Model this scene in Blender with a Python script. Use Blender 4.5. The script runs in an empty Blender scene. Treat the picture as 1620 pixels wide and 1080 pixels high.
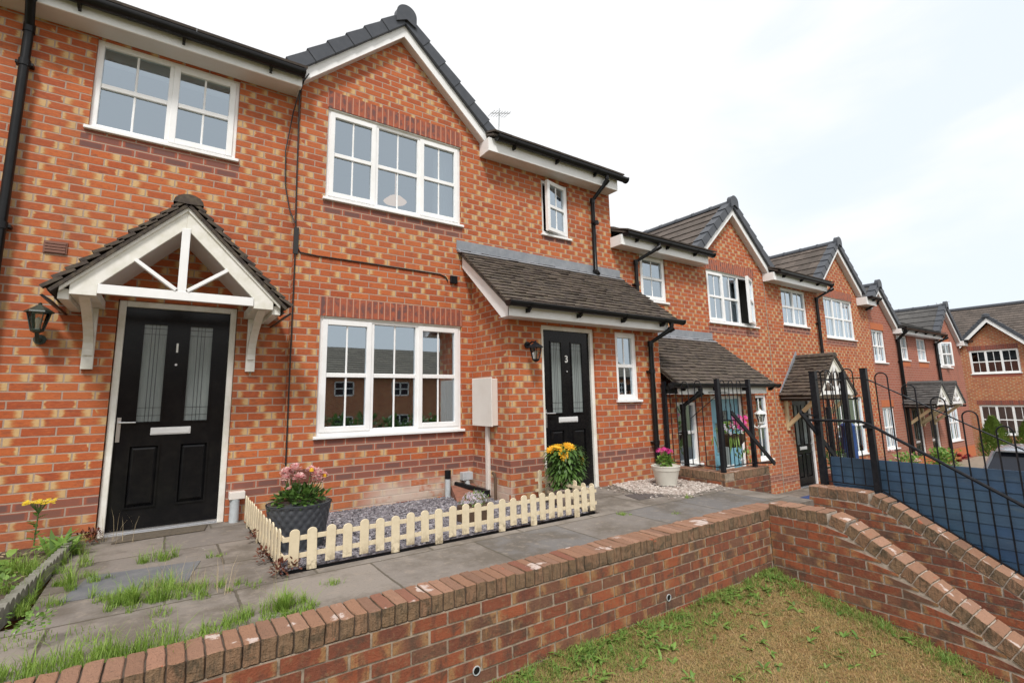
import bpy, bmesh, math, random
from mathutils import Vector, Matrix
from mathutils.geometry import tessellate_polygon
random.seed(7)
R = random.random
def U_(a, b): return a + (b - a) * R()
scene = bpy.context.scene
col = scene.collection
ORG = {}

# ------------------------------------------------------------------ objects
def tag(o, label=None, cat=None, group=None, kind=None):
    if label: o['label'] = label
    if cat: o['category'] = cat
    if group: o['group'] = group
    if kind: o['kind'] = kind
    return o
def thing(name, loc, label, cat, group=None):
    o = bpy.data.objects.new(name, None); col.objects.link(o)
    o.empty_display_size = .1
    o.location = loc; ORG[o.name] = Vector(loc)
    return tag(o, label, cat, group)
def setobj(name, me, parent=None, org=None):
    o = bpy.data.objects.new(name, me); col.objects.link(o)
    if parent is not None:
        o.parent = parent; ORG[o.name] = ORG[parent.name]
    else:
        ORG[o.name] = Vector(org) if org else Vector((0, 0, 0)); o.location = ORG[o.name]
    return o
def copy_tree(o, loc, label=None, rotz=None):
    c = o.copy(); col.objects.link(c); c.location = loc
    if rotz is not None: c.rotation_euler = (0, 0, rotz)
    if label: c['label'] = label
    for ch in o.children:
        d = ch.copy(); col.objects.link(d); d.parent = c
        for g in ch.children:
            e = g.copy(); col.objects.link(e); e.parent = d
    return c

class Fr:                       # a wall-fixed frame: u along, d outward, z up
    def __init__(s, o, U, N): s.o = Vector(o); s.U = Vector(U); s.N = Vector(N)
    def p(s, u, d, z): return s.o + s.U * u + s.N * d + Vector((0, 0, z))
    def turn(s, u, d, ang):
        c, n = math.cos(ang), math.sin(ang)
        return Fr(s.p(u, d, 0), s.U * c + s.N * n, s.N * c - s.U * n)
def FY(y): return Fr((0, y, 0), (1, 0, 0), (0, -1, 0))      # faces -Y, u = x
def FX(x): return Fr((x, 0, 0), (0, -1, 0), (-1, 0, 0))     # faces -X, u = -y
W = Fr((0, 0, 0), (1, 0, 0), (0, 1, 0))                      # world: u=x d=y

class MB:
    def __init__(s): s.v = []; s.f = []; s.m = []; s.r = []; s.cm = 0; s.cr = 0.; s.lu = []
    def add(s, vs, fs):
        n = len(s.v); s.v += [tuple(v) for v in vs]
        for f in fs: s.f.append([n + i for i in f]); s.m.append(s.cm); s.r.append(s.cr)
    def box(s, F, u0, u1, d0, d1, z0, z1):
        s.hexa([F.p(u, d, z) for z in (z0, z1) for (u, d) in ((u0, d0), (u1, d0), (u1, d1), (u0, d1))])
    def hexa(s, c): s.add(c, [(3, 2, 1, 0), (4, 5, 6, 7), (0, 1, 5, 4), (1, 2, 6, 5), (2, 3, 7, 6), (3, 0, 4, 7)])
    def quad(s, a, b, c, d): s.add([a, b, c, d], [(0, 1, 2, 3)])
    def beam(s, a, b, w, h, up=(0, 0, 1)):   # rectangular bar from a to b
        a = Vector(a); b = Vector(b); t = (b - a).normalized(); x = t.cross(Vector(up))
        if x.length < 1e-4: x = Vector((1, 0, 0))
        x.normalize(); y = x.cross(t); x = x * w / 2; y = y * h / 2
        s.hexa([a - x - y, a + x - y, a + x + y, a - x + y, b - x - y, b + x - y, b + x + y, b - x + y])
    def tube(s, pts, r, seg=10, cap=True):
        pts = [Vector(p) for p in pts]; n = len(pts); rings = []
        rr = r if isinstance(r, (list, tuple)) else [r] * n
        prev = None
        for i, p in enumerate(pts):
            t = (pts[min(i + 1, n - 1)] - pts[max(i - 1, 0)]).normalized()
            if prev is None:
                a = Vector((0, 0, 1)) if abs(t.z) < .9 else Vector((1, 0, 0))
                x = t.cross(a).normalized()
            else: x = (prev - t * prev.dot(t)).normalized()
            prev = x; y = t.cross(x)
            rings.append([p + (x * math.cos(k * 2 * math.pi / seg) + y * math.sin(k * 2 * math.pi / seg)) * rr[i] for k in range(seg)])
        vs = [q for g in rings for q in g]; fs = []
        for i in range(n - 1):
            for k in range(seg): fs.append((i * seg + k, i * seg + (k + 1) % seg, (i + 1) * seg + (k + 1) % seg, (i + 1) * seg + k))
        if cap: fs.append(tuple(range(seg - 1, -1, -1))); fs.append(tuple((n - 1) * seg + k for k in range(seg)))
        s.add(vs, fs)
    def lathe(s, c, prof, seg=24, sx=1, sy=1, rot=0):
        c = Vector(c); vs = []; fs = []; n = len(prof)
        for (r, z) in prof:
            for k in range(seg):
                a = k * 2 * math.pi / seg + rot
                vs.append(c + Vector((r * math.cos(a) * sx, r * math.sin(a) * sy, z)))
        for i in range(n - 1):
            for k in range(seg): fs.append((i * seg + k, i * seg + (k + 1) % seg, (i + 1) * seg + (k + 1) % seg, (i + 1) * seg + k))
        if prof[0][0] > 1e-4: fs.append(tuple(range(seg - 1, -1, -1)))
        if prof[-1][0] > 1e-4: fs.append(tuple((n - 1) * seg + k for k in range(seg)))
        s.add(vs, fs)
    def prism(s, F, poly, d0, d1):           # poly of (u,z), extruded in d
        n = len(poly)
        vs = [F.p(u, d0, z) for u, z in poly] + [F.p(u, d1, z) for u, z in poly]
        s.add(vs, [tuple(range(n - 1, -1, -1)), tuple(range(n, 2 * n))] + [(i, (i + 1) % n, n + (i + 1) % n, n + i) for i in range(n)])
    def build(s, name, mats, parent=None, org=None, smooth=False, bevel=0, rnd=False):
        me = bpy.data.meshes.new(name)
        o = setobj(name, me, parent, org); g = ORG[o.name]
        me.from_pydata([(v[0] - g.x, v[1] - g.y, v[2] - g.z) for v in s.v], [], s.f)
        if not isinstance(mats, (list, tuple)): mats = [mats]
        for m in mats: me.materials.append(m)
        me.polygons.foreach_set('material_index', s.m)
        if rnd:
            a = me.attributes.new('rnd', 'FLOAT', 'FACE'); a.data.foreach_set('value', s.r)
        if s.lu:
            a = me.attributes.new('lu', 'FLOAT', 'POINT'); a.data.foreach_set('value', s.lu)
        if smooth: me.polygons.foreach_set('use_smooth', [True] * len(s.f))
        me.update()
        if bevel:
            b = bmesh.new(); b.from_mesh(me)
            bmesh.ops.bevel(b, geom=b.edges[:], offset=bevel, segments=1, affect='EDGES', clamp_overlap=True)
            b.to_mesh(me); b.free()
        if smooth:
            try: me.set_sharp_from_angle(angle=math.radians(38))
            except Exception: pass
        return o

# ------------------------------------------------------------------ materials
class NT:
    def __init__(s, name):
        s.mat = bpy.data.materials.new(name); s.mat.use_nodes = True
        s.t = s.mat.node_tree; s.n = s.t.nodes; s.n.clear()
        s.out = s.n.new('ShaderNodeOutputMaterial')
    def L(s, a, b): s.t.links.new(a, b)
    def put(s, sock, v):
        if v is None: return
        if hasattr(v, 'is_output'): s.L(v, sock)
        elif isinstance(v, (tuple, list)):
            sock.default_value = (*v, 1) if len(v) == 3 and len(sock.default_value) == 4 else v
        else: sock.default_value = v
    def m(s, op, a, b=None, c=None, clamp=False):
        n = s.n.new('ShaderNodeMath'); n.operation = op; n.use_clamp = clamp
        s.put(n.inputs[0], a); s.put(n.inputs[1], b)
        if c is not None: s.put(n.inputs[2], c)
        return n.outputs[0]
    def ss(s, x, a, b):      # smoothstep a..b
        n = s.n.new('ShaderNodeMapRange'); n.interpolation_type = 'SMOOTHSTEP'
        s.put(n.inputs[0], x); s.put(n.inputs[1], a); s.put(n.inputs[2], b); return n.outputs[0]
    def mr(s, x, a, b, c, d):
        n = s.n.new('ShaderNodeMapRange'); n.clamp = True
        for i, v in enumerate((x, a, b, c, d)): s.put(n.inputs[i], v)
        return n.outputs[0]
    def mix(s, f, a, b, mode='MIX'):
        n = s.n.new('ShaderNodeMix'); n.data_type = 'RGBA'; n.blend_type = mode
        s.put(n.inputs[0], f); s.put(n.inputs[6], a); s.put(n.inputs[7], b); return n.outputs[2]
    def noise(s, vec, scale, detail=4, rough=.55, dist=0):
        n = s.n.new('ShaderNodeTexNoise'); s.put(n.inputs['Vector'], vec)
        n.inputs['Scale'].default_value = scale; n.inputs['Detail'].default_value = detail
        n.inputs['Roughness'].default_value = rough; n.inputs['Distortion'].default_value = dist
        return n.outputs[0]
    def pos(s): return s.n.new('ShaderNodeNewGeometry').outputs['Position']
    def sep(s, v):
        n = s.n.new('ShaderNodeSeparateXYZ'); s.L(v, n.inputs[0]); return n.outputs
    def comb(s, x, y, z):
        n = s.n.new('ShaderNodeCombineXYZ')
        for i, v in enumerate((x, y, z)): s.put(n.inputs[i], v)
        return n.outputs[0]
    def scale(s, v, k):
        n = s.n.new('ShaderNodeVectorMath'); n.operation = 'MULTIPLY'; s.L(v, n.inputs[0]); n.inputs[1].default_value = k; return n.outputs[0]
    def wn(s, v):
        n = s.n.new('ShaderNodeTexWhiteNoise'); n.noise_dimensions = '3D'; s.L(v, n.inputs['Vector'])
        return n.outputs['Value'], s.sep(n.outputs['Color'])
    def bsdf(s, colr, rough=.8, bump=None, bs=.5, bd=.005, **kw):
        b = s.n.new('ShaderNodeBsdfPrincipled'); s.put(b.inputs['Base Color'], colr); s.put(b.inputs['Roughness'], rough)
        for k, v in kw.items(): s.put(b.inputs[k.replace('_', ' ')], v)
        if bump is not None:
            n = s.n.new('ShaderNodeBump'); n.inputs['Strength'].default_value = bs; n.inputs['Distance'].default_value = bd
            s.L(bump, n.inputs['Height']); s.L(n.outputs[0], b.inputs['Normal'])
        s.L(b.outputs[0], s.out.inputs[0]); return b

RED1 = (.50, .125, .032); RED2 = (.35, .066, .020); CREAM = (.60, .415, .195); DARKB = (.115, .062, .060)
def brick_mat(name, bands=(), boxes=(), v0=.491, creamthr=.34, red1=RED1, red2=RED2, cream=CREAM, mortar=(.44, .32, .25), stain=None, darkc=DARKB, su=0.):
    t = NT(name); P = t.pos(); x, y, z = t.sep(P)
    g = t.n.new('ShaderNodeNewGeometry'); nx = t.sep(g.outputs['True Normal'])[0]
    side = t.m('GREATER_THAN', t.m('ABSOLUTE', nx), .5)
    wob = t.m('MULTIPLY', t.m('SUBTRACT', t.noise(P, 9, 3), .5), .007)
    u = t.m('ADD', t.m('ADD', t.m('MULTIPLY', t.m('SUBTRACT', 1, side), x), t.m('MULTIPLY', side, t.m('ADD', y, .11))), su)
    v = t.m('ADD', t.m('SUBTRACT', z, v0), wob)
    rowf = t.m('DIVIDE', v, .075); row = t.m('FLOOR', rowf); fv = t.m('FRACT', rowf)
    odd = t.m('MULTIPLY', t.m('MODULO', t.m('ADD', row, 400), 2), .5)
    rj = t.wn(t.comb(row, side, 3.3))[0]
    uf = t.m('ADD', t.m('ADD', t.m('DIVIDE', t.m('ADD', u, wob), .225), odd), t.m('MULTIPLY', rj, .05))
    cl = t.m('FLOOR', uf); fu = t.m('FRACT', uf)
    val, (r1, r2, r3) = t.wn(t.comb(cl, row, side))
    # mortar
    eu = t.m('MULTIPLY', t.m('MINIMUM', fu, t.m('SUBTRACT', 1, fu)), .225)
    ev = t.m('MULTIPLY', t.m('MINIMUM', fv, t.m('SUBTRACT', 1, fv)), .075)
    fine = t.noise(P, 90, 3)
    e = t.m('ADD', t.m('MINIMUM', eu, ev), t.m('MULTIPLY', t.m('SUBTRACT', fine, .5), .003))
    isb = t.ss(e, .0042, .0072)
    # pale kiln marks fading in from one or both ends of a brick
    nzc = t.m('MULTIPLY', t.m('SUBTRACT', t.noise(t.scale(P, (14, 14, 40)), 1, 5, .7), .5), .30)
    rw = t.wn(t.comb(cl, row, t.m('ADD', side, 31.)))[1]
    pv = t.m('MULTIPLY', t.m('SUBTRACT', t.noise(P, .8, 3), .5), 1.6); kr = t.m('GREATER_THAN', t.m('ADD', r2, pv), creamthr); kl = t.m('GREATER_THAN', t.m('ADD', r3, pv), creamthr + .12)
    wr = t.m('ADD', .10, t.m('MULTIPLY', rw[0], .36)); wl = t.m('ADD', .10, t.m('MULTIPLY', rw[1], .30))
    cr1 = t.m('MULTIPLY', kr, t.m('SUBTRACT', 1, t.ss(t.m('ADD', t.m('SUBTRACT', 1, fu), nzc), t.m('MULTIPLY', wr, .15), wr)))
    cr2 = t.m('MULTIPLY', kl, t.m('SUBTRACT', 1, t.ss(t.m('ADD', fu, nzc), t.m('MULTIPLY', wl, .15), wl)))
    cr = t.m('MAXIMUM', cr1, cr2)
    c = t.mix(r1, red1, red2)
    smk = t.m('MULTIPLY', t.ss(t.noise(t.scale(P, (10, 10, 22)), 1, 4, .6), .50, .68), t.m('MULTIPLY', rw[2], .7))
    c = t.mix(smk, c, (.19, .055, .03))
    st = t.noise(t.scale(P, (6, 6, 30)), 4, 4, .6)
    c = t.mix(t.m('MULTIPLY', t.ss(st, .45, .75), .45), c, (.62, .19, .06))
    c = t.mix(t.m('MULTIPLY', t.ss(t.noise(t.scale(P, (30, 30, 75)), 1, 4, .7), .50, .72), .6), c, (.22, .055, .025))
    c = t.mix(t.ss(cr, 0., .5), c, (.47, .185, .06)); c = t.mix(t.m('MULTIPLY', t.ss(cr, .35, .95), t.mr(t.noise(P, 70, 4, .7), .3, .7, 1.0, .72)), c, cream)
    # dark bands
    mask = None
    for (z0, z1) in bands:
        k = t.m('MULTIPLY', t.m('GREATER_THAN', z, z0), t.m('LESS_THAN', z, z1)); mask = k if mask is None else t.m('ADD', mask, k, clamp=True)
    for (a, b, z0, z1) in boxes:
        k = t.m('MULTIPLY', t.m('MULTIPLY', t.m('GREATER_THAN', z, z0), t.m('LESS_THAN', z, z1)), t.m('MULTIPLY', t.m('MULTIPLY', t.m('GREATER_THAN', x, a), t.m('LESS_THAN', x, b)), t.m('SUBTRACT', 1, side)))
        mask = k if mask is None else t.m('ADD', mask, k, clamp=True)
    if mask is not None:
        inner = t.m('MULTIPLY', t.ss(eu, .01, .035), t.ss(ev, .006, .018))
        dk = t.mix(t.m('MULTIPLY', inner, t.m('ADD', .45, t.m('MULTIPLY', r2, .55))), (.34, .085, .045), darkc)
        c = t.mix(mask, c, dk)
    big = t.noise(P, .9, 3)
    c = t.mix(t.mr(big, .3, .75, 0, .22), c, (.30, .13, .07))
    streak = t.m('MULTIPLY', t.ss(t.noise(t.scale(P, (3.2, 3.2, .35)), 1, 4, .6), .50, .72), t.ss(t.noise(P, .7, 2), .4, .6))
    c = t.mix(t.m('MULTIPLY', streak, .38), c, (.16, .075, .045))
    hi = t.m('SUBTRACT', 1, t.ss(t.m('ADD', z, t.m('MULTIPLY', big, .5)), -.1, .55))
    c = t.mix(t.m('MULTIPLY', hi, .25), c, (.30, .16, .10))
    mo = t.mix(t.noise(P, 40, 2), mortar, tuple(k * .72 for k in mortar))
    c = t.mix(isb, mo, c)
    if stain:
        for (x0, x1, z0, z1, sc, amt, yy) in stain:
            k = t.m('MULTIPLY', t.ss(x, x0, x0 + .5), t.m('SUBTRACT', 1, t.ss(x, x1 - .1, x1)))
            k = t.m('MULTIPLY', k, t.m('SUBTRACT', 1, t.ss(t.m('ADD', z, t.m('MULTIPLY', t.noise(P, 3, 3), .25)), z0, z1)))
            k = t.m('MULTIPLY', t.m('MULTIPLY', k, t.ss(t.m('ADD', r1, t.noise(P, 14, 3)), .55, 1.0)), amt)
            c = t.mix(k, c, sc)
    h = t.m('ADD', isb, t.m('MULTIPLY', t.noise(P, 55, 4, .7), .35))
    t.bsdf(c, .88, h, .55, .006)
    return t.mat

def soldier_mat(name, z0):
    t = NT(name); P = t.pos(); x, y, z = t.sep(P)
    uf = t.m('DIVIDE', t.m('ADD', x, t.m('MULTIPLY', y, 1.)), .075)
    cl = t.m('FLOOR', uf); fu = t.m('FRACT', uf); _, (r1, r2, r3) = t.wn(t.comb(cl, 3, z0))
    eu = t.m('MULTIPLY', t.m('MINIMUM', fu, t.m('SUBTRACT', 1, fu)), .075)
    isb = t.ss(t.m('ADD', eu, t.m('MULTIPLY', t.m('SUBTRACT', t.noise(P, 70, 3), .5), .003)), .0035, .0065)
    inner = t.m('MULTIPLY', t.ss(eu, .008, .02), t.ss(t.noise(P, 12, 3), .35, .6))
    c = t.mix(t.m('MULTIPLY', inner, t.m('ADD', .5, t.m('MULTIPLY', r1, .5))), (.37, .095, .045), (.125, .065, .062))
    c = t.mix(isb, (.48, .27, .19), c)
    t.bsdf(c, .85, t.m('ADD', isb, t.m('MULTIPLY', t.noise(P, 60, 3), .3)), .5, .005)
    return t.mat

def oldbrick_mat():
    t = NT('weathered_brick'); P = t.pos()
    a = t.n.new('ShaderNodeAttribute'); a.attribute_name = 'rnd'; r = a.outputs['Fac']
    b = t.n.new('ShaderNodeAttribute'); b.attribute_name = 'lu'; lu = b.outputs['Fac']
    h1, (h2, h3, h4) = t.wn(t.comb(r, 2.3, 5.1))
    c = t.mix(r, (.30, .082, .033), (.15, .050, .030)); c = t.mix(t.m('MULTIPLY', t.m('GREATER_THAN', h2, .8), .6), c, (.12, .075, .05))
    n1 = t.noise(P, 7, 5, .65, .5); n2 = t.noise(P, 26, 5, .7); n3 = t.noise(P, 75, 4, .7); n4 = t.noise(t.scale(P, (16, 16, 3)), 1, 4, .6)
    nz = t.m('MULTIPLY', t.m('SUBTRACT', t.noise(P, 20, 5, .7), .5), .6)
    e1 = t.m('MULTIPLY', t.m('SUBTRACT', 1, t.ss(t.m('ADD', lu, nz), .03, t.m('ADD', .1, t.m('MULTIPLY', h3, .3)))), t.m('GREATER_THAN', h4, .4))
    e2 = t.m('MULTIPLY', t.ss(t.m('ADD', lu, nz), t.m('SUBTRACT', .92, t.m('MULTIPLY', h4, .3)), .97), t.m('GREATER_THAN', h3, .35))
    c = t.mix(t.m('MULTIPLY', t.m('MAXIMUM', e1, e2), t.m('MULTIPLY', t.ss(n2, .3, .55), .85)), c, (.34, .19, .08))
    c = t.mix(t.m('MULTIPLY', t.ss(n4, .5, .68), .55), c, (.085, .04, .03))
    c = t.mix(t.m('MULTIPLY', t.ss(n2, .50, .70), .6), c, (.24, .145, .075))
    c = t.mix(t.m('MULTIPLY', t.ss(n1, .52, .66), .65), c, (.060, .045, .032))
    c = t.mix(t.m('MULTIPLY', t.ss(n3, .56, .72), .5), c, (.07, .045, .03))
    c = t.mix(t.m('MULTIPLY', t.ss(t.noise(P, 50, 3, .7), .60, .72), .35), c, (.42, .12, .05))
    t.bsdf(c, .92, t.m('ADD', n2, t.m('MULTIPLY', n3, .8)), .9, .006)
    return t.mat
def oldcope_mat():
    t = NT('weathered_coping_brick'); P = t.pos()
    a = t.n.new('ShaderNodeAttribute'); a.attribute_name = 'rnd'; r = a.outputs['Fac']
    n = t.n.new('ShaderNodeValToRGB'); t.L(r, n.inputs[0]); e = n.color_ramp.elements
    e[0].color = (.27, .14, .085, 1); e[1].color = (.35, .21, .135, 1)
    for p, cc in ((.3, (.31, .165, .10, 1)), (.55, (.22, .12, .078, 1)), (.8, (.36, .20, .13, 1)), (.93, (.22, .08, .05, 1))):
        q = e.new(p); q.color = cc
    n1 = t.noise(P, 9, 5, .7, .8); n2 = t.noise(P, 34, 5, .75); n3 = t.noise(P, 110, 3, .7); n4 = t.noise(t.scale(P, (60, 60, 9)), 1, 4, .7)
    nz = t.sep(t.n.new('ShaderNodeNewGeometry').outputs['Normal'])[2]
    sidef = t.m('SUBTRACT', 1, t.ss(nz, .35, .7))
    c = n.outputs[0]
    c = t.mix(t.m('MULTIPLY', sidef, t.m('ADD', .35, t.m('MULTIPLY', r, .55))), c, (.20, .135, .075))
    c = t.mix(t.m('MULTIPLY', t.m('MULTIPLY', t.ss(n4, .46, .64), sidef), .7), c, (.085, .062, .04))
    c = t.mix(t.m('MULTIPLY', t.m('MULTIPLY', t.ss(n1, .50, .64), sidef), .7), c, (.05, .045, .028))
    c = t.mix(t.m('MULTIPLY', t.ss(n2, .56, .68), .45), c, (.13, .085, .055))
    c = t.mix(t.m('MULTIPLY', t.ss(n3, .60, .70), .55), c, (.05, .035, .025))
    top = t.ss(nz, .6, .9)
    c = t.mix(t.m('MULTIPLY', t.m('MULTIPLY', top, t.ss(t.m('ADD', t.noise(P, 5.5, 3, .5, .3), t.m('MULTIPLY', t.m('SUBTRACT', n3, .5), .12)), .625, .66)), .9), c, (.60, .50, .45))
    c = t.mix(t.m('MULTIPLY', t.ss(t.noise(P, 8.5, 3, .6), .70, .715), .75), c, (.42, .12, .06))
    t.bsdf(c, .92, t.m('ADD', n2, n3), 1., .008)
    return t.mat

def simple(name, c, rough=.5, nscale=None, c2=None, amt=.3, bump=0, metal=0, spec=None, coat=0):
    t = NT(name); cc = c; h = None
    if nscale:
        P = t.pos(); k = t.noise(P, nscale, 5, .65)
        cc = t.mix(t.mr(k, .4, .7, 0, amt), c, c2 or tuple(v * .6 for v in c))
        if bump: h = t.noise(P, nscale * 4, 4, .7)
    kw = dict(Metallic=metal)
    if spec is not None: kw['Specular_IOR_Level'] = spec
    if coat: kw['Coat_Weight'] = coat
    t.bsdf(cc, rough, h, bump or .3, .004, **kw)
    return t.mat
def rndmat(name, cols, rough=.7, nscale=None, c2=(.1, .1, .05), trans=0, bump=0, spec=None):
    t = NT(name); a = t.n.new('ShaderNodeAttribute'); a.attribute_name = 'rnd'
    n = t.n.new('ShaderNodeValToRGB'); t.L(a.outputs['Fac'], n.inputs[0]); e = n.color_ramp.elements
    e[0].color = (*cols[0], 1); e[1].color = (*cols[-1], 1)
    for i, cc in enumerate(cols[1:-1]): q = e.new((i + 1) / (len(cols) - 1)); q.color = (*cc, 1)
    c = n.outputs[0]; h = None
    if nscale:
        k = t.noise(t.pos(), nscale, 4, .65); c = t.mix(t.mr(k, .42, .68, 0, .7), c, c2)
        if bump: h = k
    kw = {}
    if spec is not None: kw['Specular_IOR_Level'] = spec
    b = t.bsdf(c, rough, h, bump or .3, .004, **kw)
    if trans:
        tr = t.n.new('ShaderNodeBsdfTranslucent'); t.L(c, tr.inputs[0]); mx = t.n.new('ShaderNodeMixShader')
        mx.inputs[0].default_value = trans; t.L(b.outputs[0], mx.inputs[1]); t.L(tr.outputs[0], mx.inputs[2]); t.L(mx.outputs[0], t.out.inputs[0])
    return t.mat
def glass_mat(name, tint=(.62, .68, .70), boost=2.6, base=.07):
    t = NT(name); fr = t.n.new('ShaderNodeFresnel'); fr.inputs[0].default_value = 1.5
    f = t.m('ADD', t.m('MULTIPLY', fr.outputs[0], boost), base, clamp=True)
    wv = t.n.new('ShaderNodeBump'); wv.inputs['Strength'].default_value = .04; wv.inputs['Distance'].default_value = .01
    t.L(t.noise(t.pos(), 1.6, 1), wv.inputs['Height'])
    gl = t.n.new('ShaderNodeBsdfGlossy'); gl.inputs['Roughness'].default_value = .015; gl.inputs[0].default_value = (.78, .90, 1, 1)
    t.L(wv.outputs[0], gl.inputs['Normal'])
    tr = t.n.new('ShaderNodeBsdfTransparent'); tr.inputs[0].default_value = (*tint, 1)
    mx = t.n.new('ShaderNodeMixShader'); t.L(f, mx.inputs[0]); t.L(tr.outputs[0], mx.inputs[1]); t.L(gl.outputs[0], mx.inputs[2])
    t.L(mx.outputs[0], t.out.inputs[0]); return t.mat

M = {}
dz5, dz7 = -.94, -.975
M['brick1'] = brick_mat('house_brick_one', bands=[(-.034, .116)], boxes=[(-.83, .48, 3.266, 3.44)], creamthr=.30, su=.07)
M['brick3'] = brick_mat('house_brick_three', bands=[(.041, .191)], boxes=[(1.345, 3.185, .341, .491), (1.345, 3.185, 3.041, 3.192), (4.58, 5.16, 3.266, 3.341), (5.12, 5.6, .716, .80)],
    stain=[(1.7, 3.4, -.06, .20, (.58, .48, .40), .85, 0), (1.0, 3.0, -.22, -.02, (.46, .34, .28), .55, 0), (2.45, 3.35, -.30, -.02, (.13, .085, .03), .95, 0)])
M['brick5'] = brick_mat('house_brick_five', bands=[(-.9, -.75)], boxes=[(8.7, 10.5, 2.1, 2.25)], v0=.491 - .9)
M['brick7'] = brick_mat('house_brick_seven', bands=[(-.975, -.825)], boxes=[(13.65, 15.45, 2.1, 2.25), (11.6, 12.85, 2.28, 2.43)], v0=.491 - .9, creamthr=.32)
M['brick9'] = brick_mat('dark_red_brick', boxes=(), v0=.03, creamthr=2, red1=(.36, .11, .07), red2=(.29, .085, .06), mortar=(.42, .28, .22))
M['brick13'] = brick_mat('mottled_brick', v0=.03, creamthr=.3, red1=(.50, .18, .075), red2=(.36, .11, .05), cream=(.48, .30, .15), boxes=())
M['orange'] = simple('orange_brick_trim', (.48, .14, .05), .85, 20, (.36, .1, .04), .7, .5)
M['soldier'] = soldier_mat('soldier_course_brick', 1.)
M['oldbrick'] = oldbrick_mat(); M['oldcope'] = oldcope_mat()
M['mortar'] = simple('old_mortar', (.36, .29, .22), .95, 18, (.12, .09, .065), .8, .8)
M['mortarlt'] = simple('pale_mortar', (.42, .36, .30), .95, 18, (.18, .13, .10), .8, .8)
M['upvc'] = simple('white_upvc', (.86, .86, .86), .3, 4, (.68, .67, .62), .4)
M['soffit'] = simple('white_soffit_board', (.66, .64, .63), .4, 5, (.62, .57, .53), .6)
M['cream_upvc'] = simple('aged_white_timber', (.80, .78, .73), .45, 7, (.56, .54, .42), .6)
M['black'] = simple('black_plastic', (.008, .008, .009), .32, 8, (.018, .018, .018), .5, spec=.25)
M['iron'] = simple('black_painted_metal', (.008, .009, .012), .42, 30, (.022, .022, .026), .7, spec=.22)
M['blackdoor'] = simple('gloss_black_door', (.006, .006, .007), .2, 9, (.015, .014, .013), .6, .03, spec=.22)
M['bluedoor'] = simple('pale_blue_door', (.17, .37, .47), .35, 5, (.14, .31, .40), .4)
M['darkgreen'] = simple('dark_green_door', (.012, .025, .02), .25)
M['chrome'] = simple('brushed_chrome', (.72, .72, .73), .28, metal=1)
M['brightsteel'] = simple('polished_steel', (.80, .80, .80), .35, metal=.3)
M['white'] = simple('white_paint', (.82, .82, .80), .4)
M['lead'] = simple('lead_flashing', (.20, .215, .24), .5, 7, (.30, .31, .33), .8, .4)
M['verge'] = simple('dark_grey_verge', (.058, .064, .076), .45, 12, (.09, .096, .11), .5, spec=.3)
M['glass'] = glass_mat('window_glass', base=.30, boost=2.2)
M['glassdark'] = glass_mat('window_glass_ground', (.6, .62, .61), 2.2, .34)
M['room'] = simple('interior_wall', (.30, .28, .25), .9)
M['roomdark'] = simple('interior_wall_dark', (.10, .09, .08), .9)
M['curtain'] = simple('pale_curtain', (.62, .64, .62), .9, 3, (.48, .50, .48), .6)
t_ = NT('pendant_shade'); t_.bsdf((.8, .55, .38), .6, Emission_Color=(1, .62, .38, 1), Emission_Strength=.8); M['roundlamp'] = t_.mat
M['cable'] = simple('black_cable', (.015, .014, .013), .5)
M['conduit'] = simple('grey_plastic', (.48, .51, .53), .45, 9, (.30, .33, .33), .6)
M['meter'] = simple('cream_meter_box', (.70, .65, .60), .4, 4, (.62, .56, .50), .5)
M['terracotta'] = simple('terracotta_vent', (.17, .055, .035), .7)
M['quarry'] = simple('red_brown_tiles', (.26, .11, .07), .85, 14, (.12, .06, .045), .7, .5)
M['vent'] = simple('brown_plastic_vent', (.20, .085, .055), .5)
def tiles(name, a, b, c2, ns=9):
    return rndmat(name, [a, tuple((x + y) / 2 for x, y in zip(a, b)), b], .9, ns, c2, bump=.7)
M['tile'] = tiles('concrete_roof_tile', (.080, .064, .054), (.13, .104, .088), (.05, .042, .036))
M['opptile'] = tiles('pale_roof_tile', (.22, .19, .15), (.30, .26, .20), (.12, .10, .08))
M['mosstile'] = tiles('weathered_small_tile', (.038, .029, .025), (.085, .063, .052), (.13, .105, .07), 14)
M['greytile'] = tiles('grey_roof_tile', (.075, .072, .07), (.115, .11, .105), (.05, .05, .05))
def doorglass():
    t = NT('leaded_obscure_glass'); P = t.pos(); k = t.noise(t.scale(P, (60, 60, 6)), 1, 3)
    t.bsdf(t.mix(k, (.16, .19, .19), (.29, .32, .31)), .12, k, .3, .003); return t.mat
M['doorglass'] = doorglass()
M['leadline'] = simple('lead_came', (.05, .055, .06), .4)
M['lampglass'] = glass_mat('lantern_glass', (.85, .82, .75), 1.5, .05)
M['greenlamp'] = simple('verdigris_black_metal', (.02, .03, .025), .4, 20, (.05, .08, .06), .6)
M['blueboard'] = None
def blueboard():
    t = NT('blue_painted_boards'); P = t.pos(); k = t.noise(t.scale(P, (2, 2, 30)), 1, 4, .7)
    k2 = t.noise(P, 2.2, 3)
    c = t.mix(k, (.020, .058, .130), (.036, .088, .180)); oi = t.n.new('ShaderNodeObjectInfo').outputs['Random']; c = t.mix(t.m('MULTIPLY', oi, .5), c, (.05, .085, .12)); c = t.mix(t.m('MULTIPLY', t.ss(t.noise(t.scale(P, (3, 3, 12)), 1, 4, .7), .55, .75), .5), c, (.09, .12, .14)); c = t.mix(t.mr(k2, .4, .7, 0, .6), c, (.05, .105, .155))
    t.bsdf(c, .55, k, .5, .004); return t.mat
M['blueboard'] = blueboard()
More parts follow.
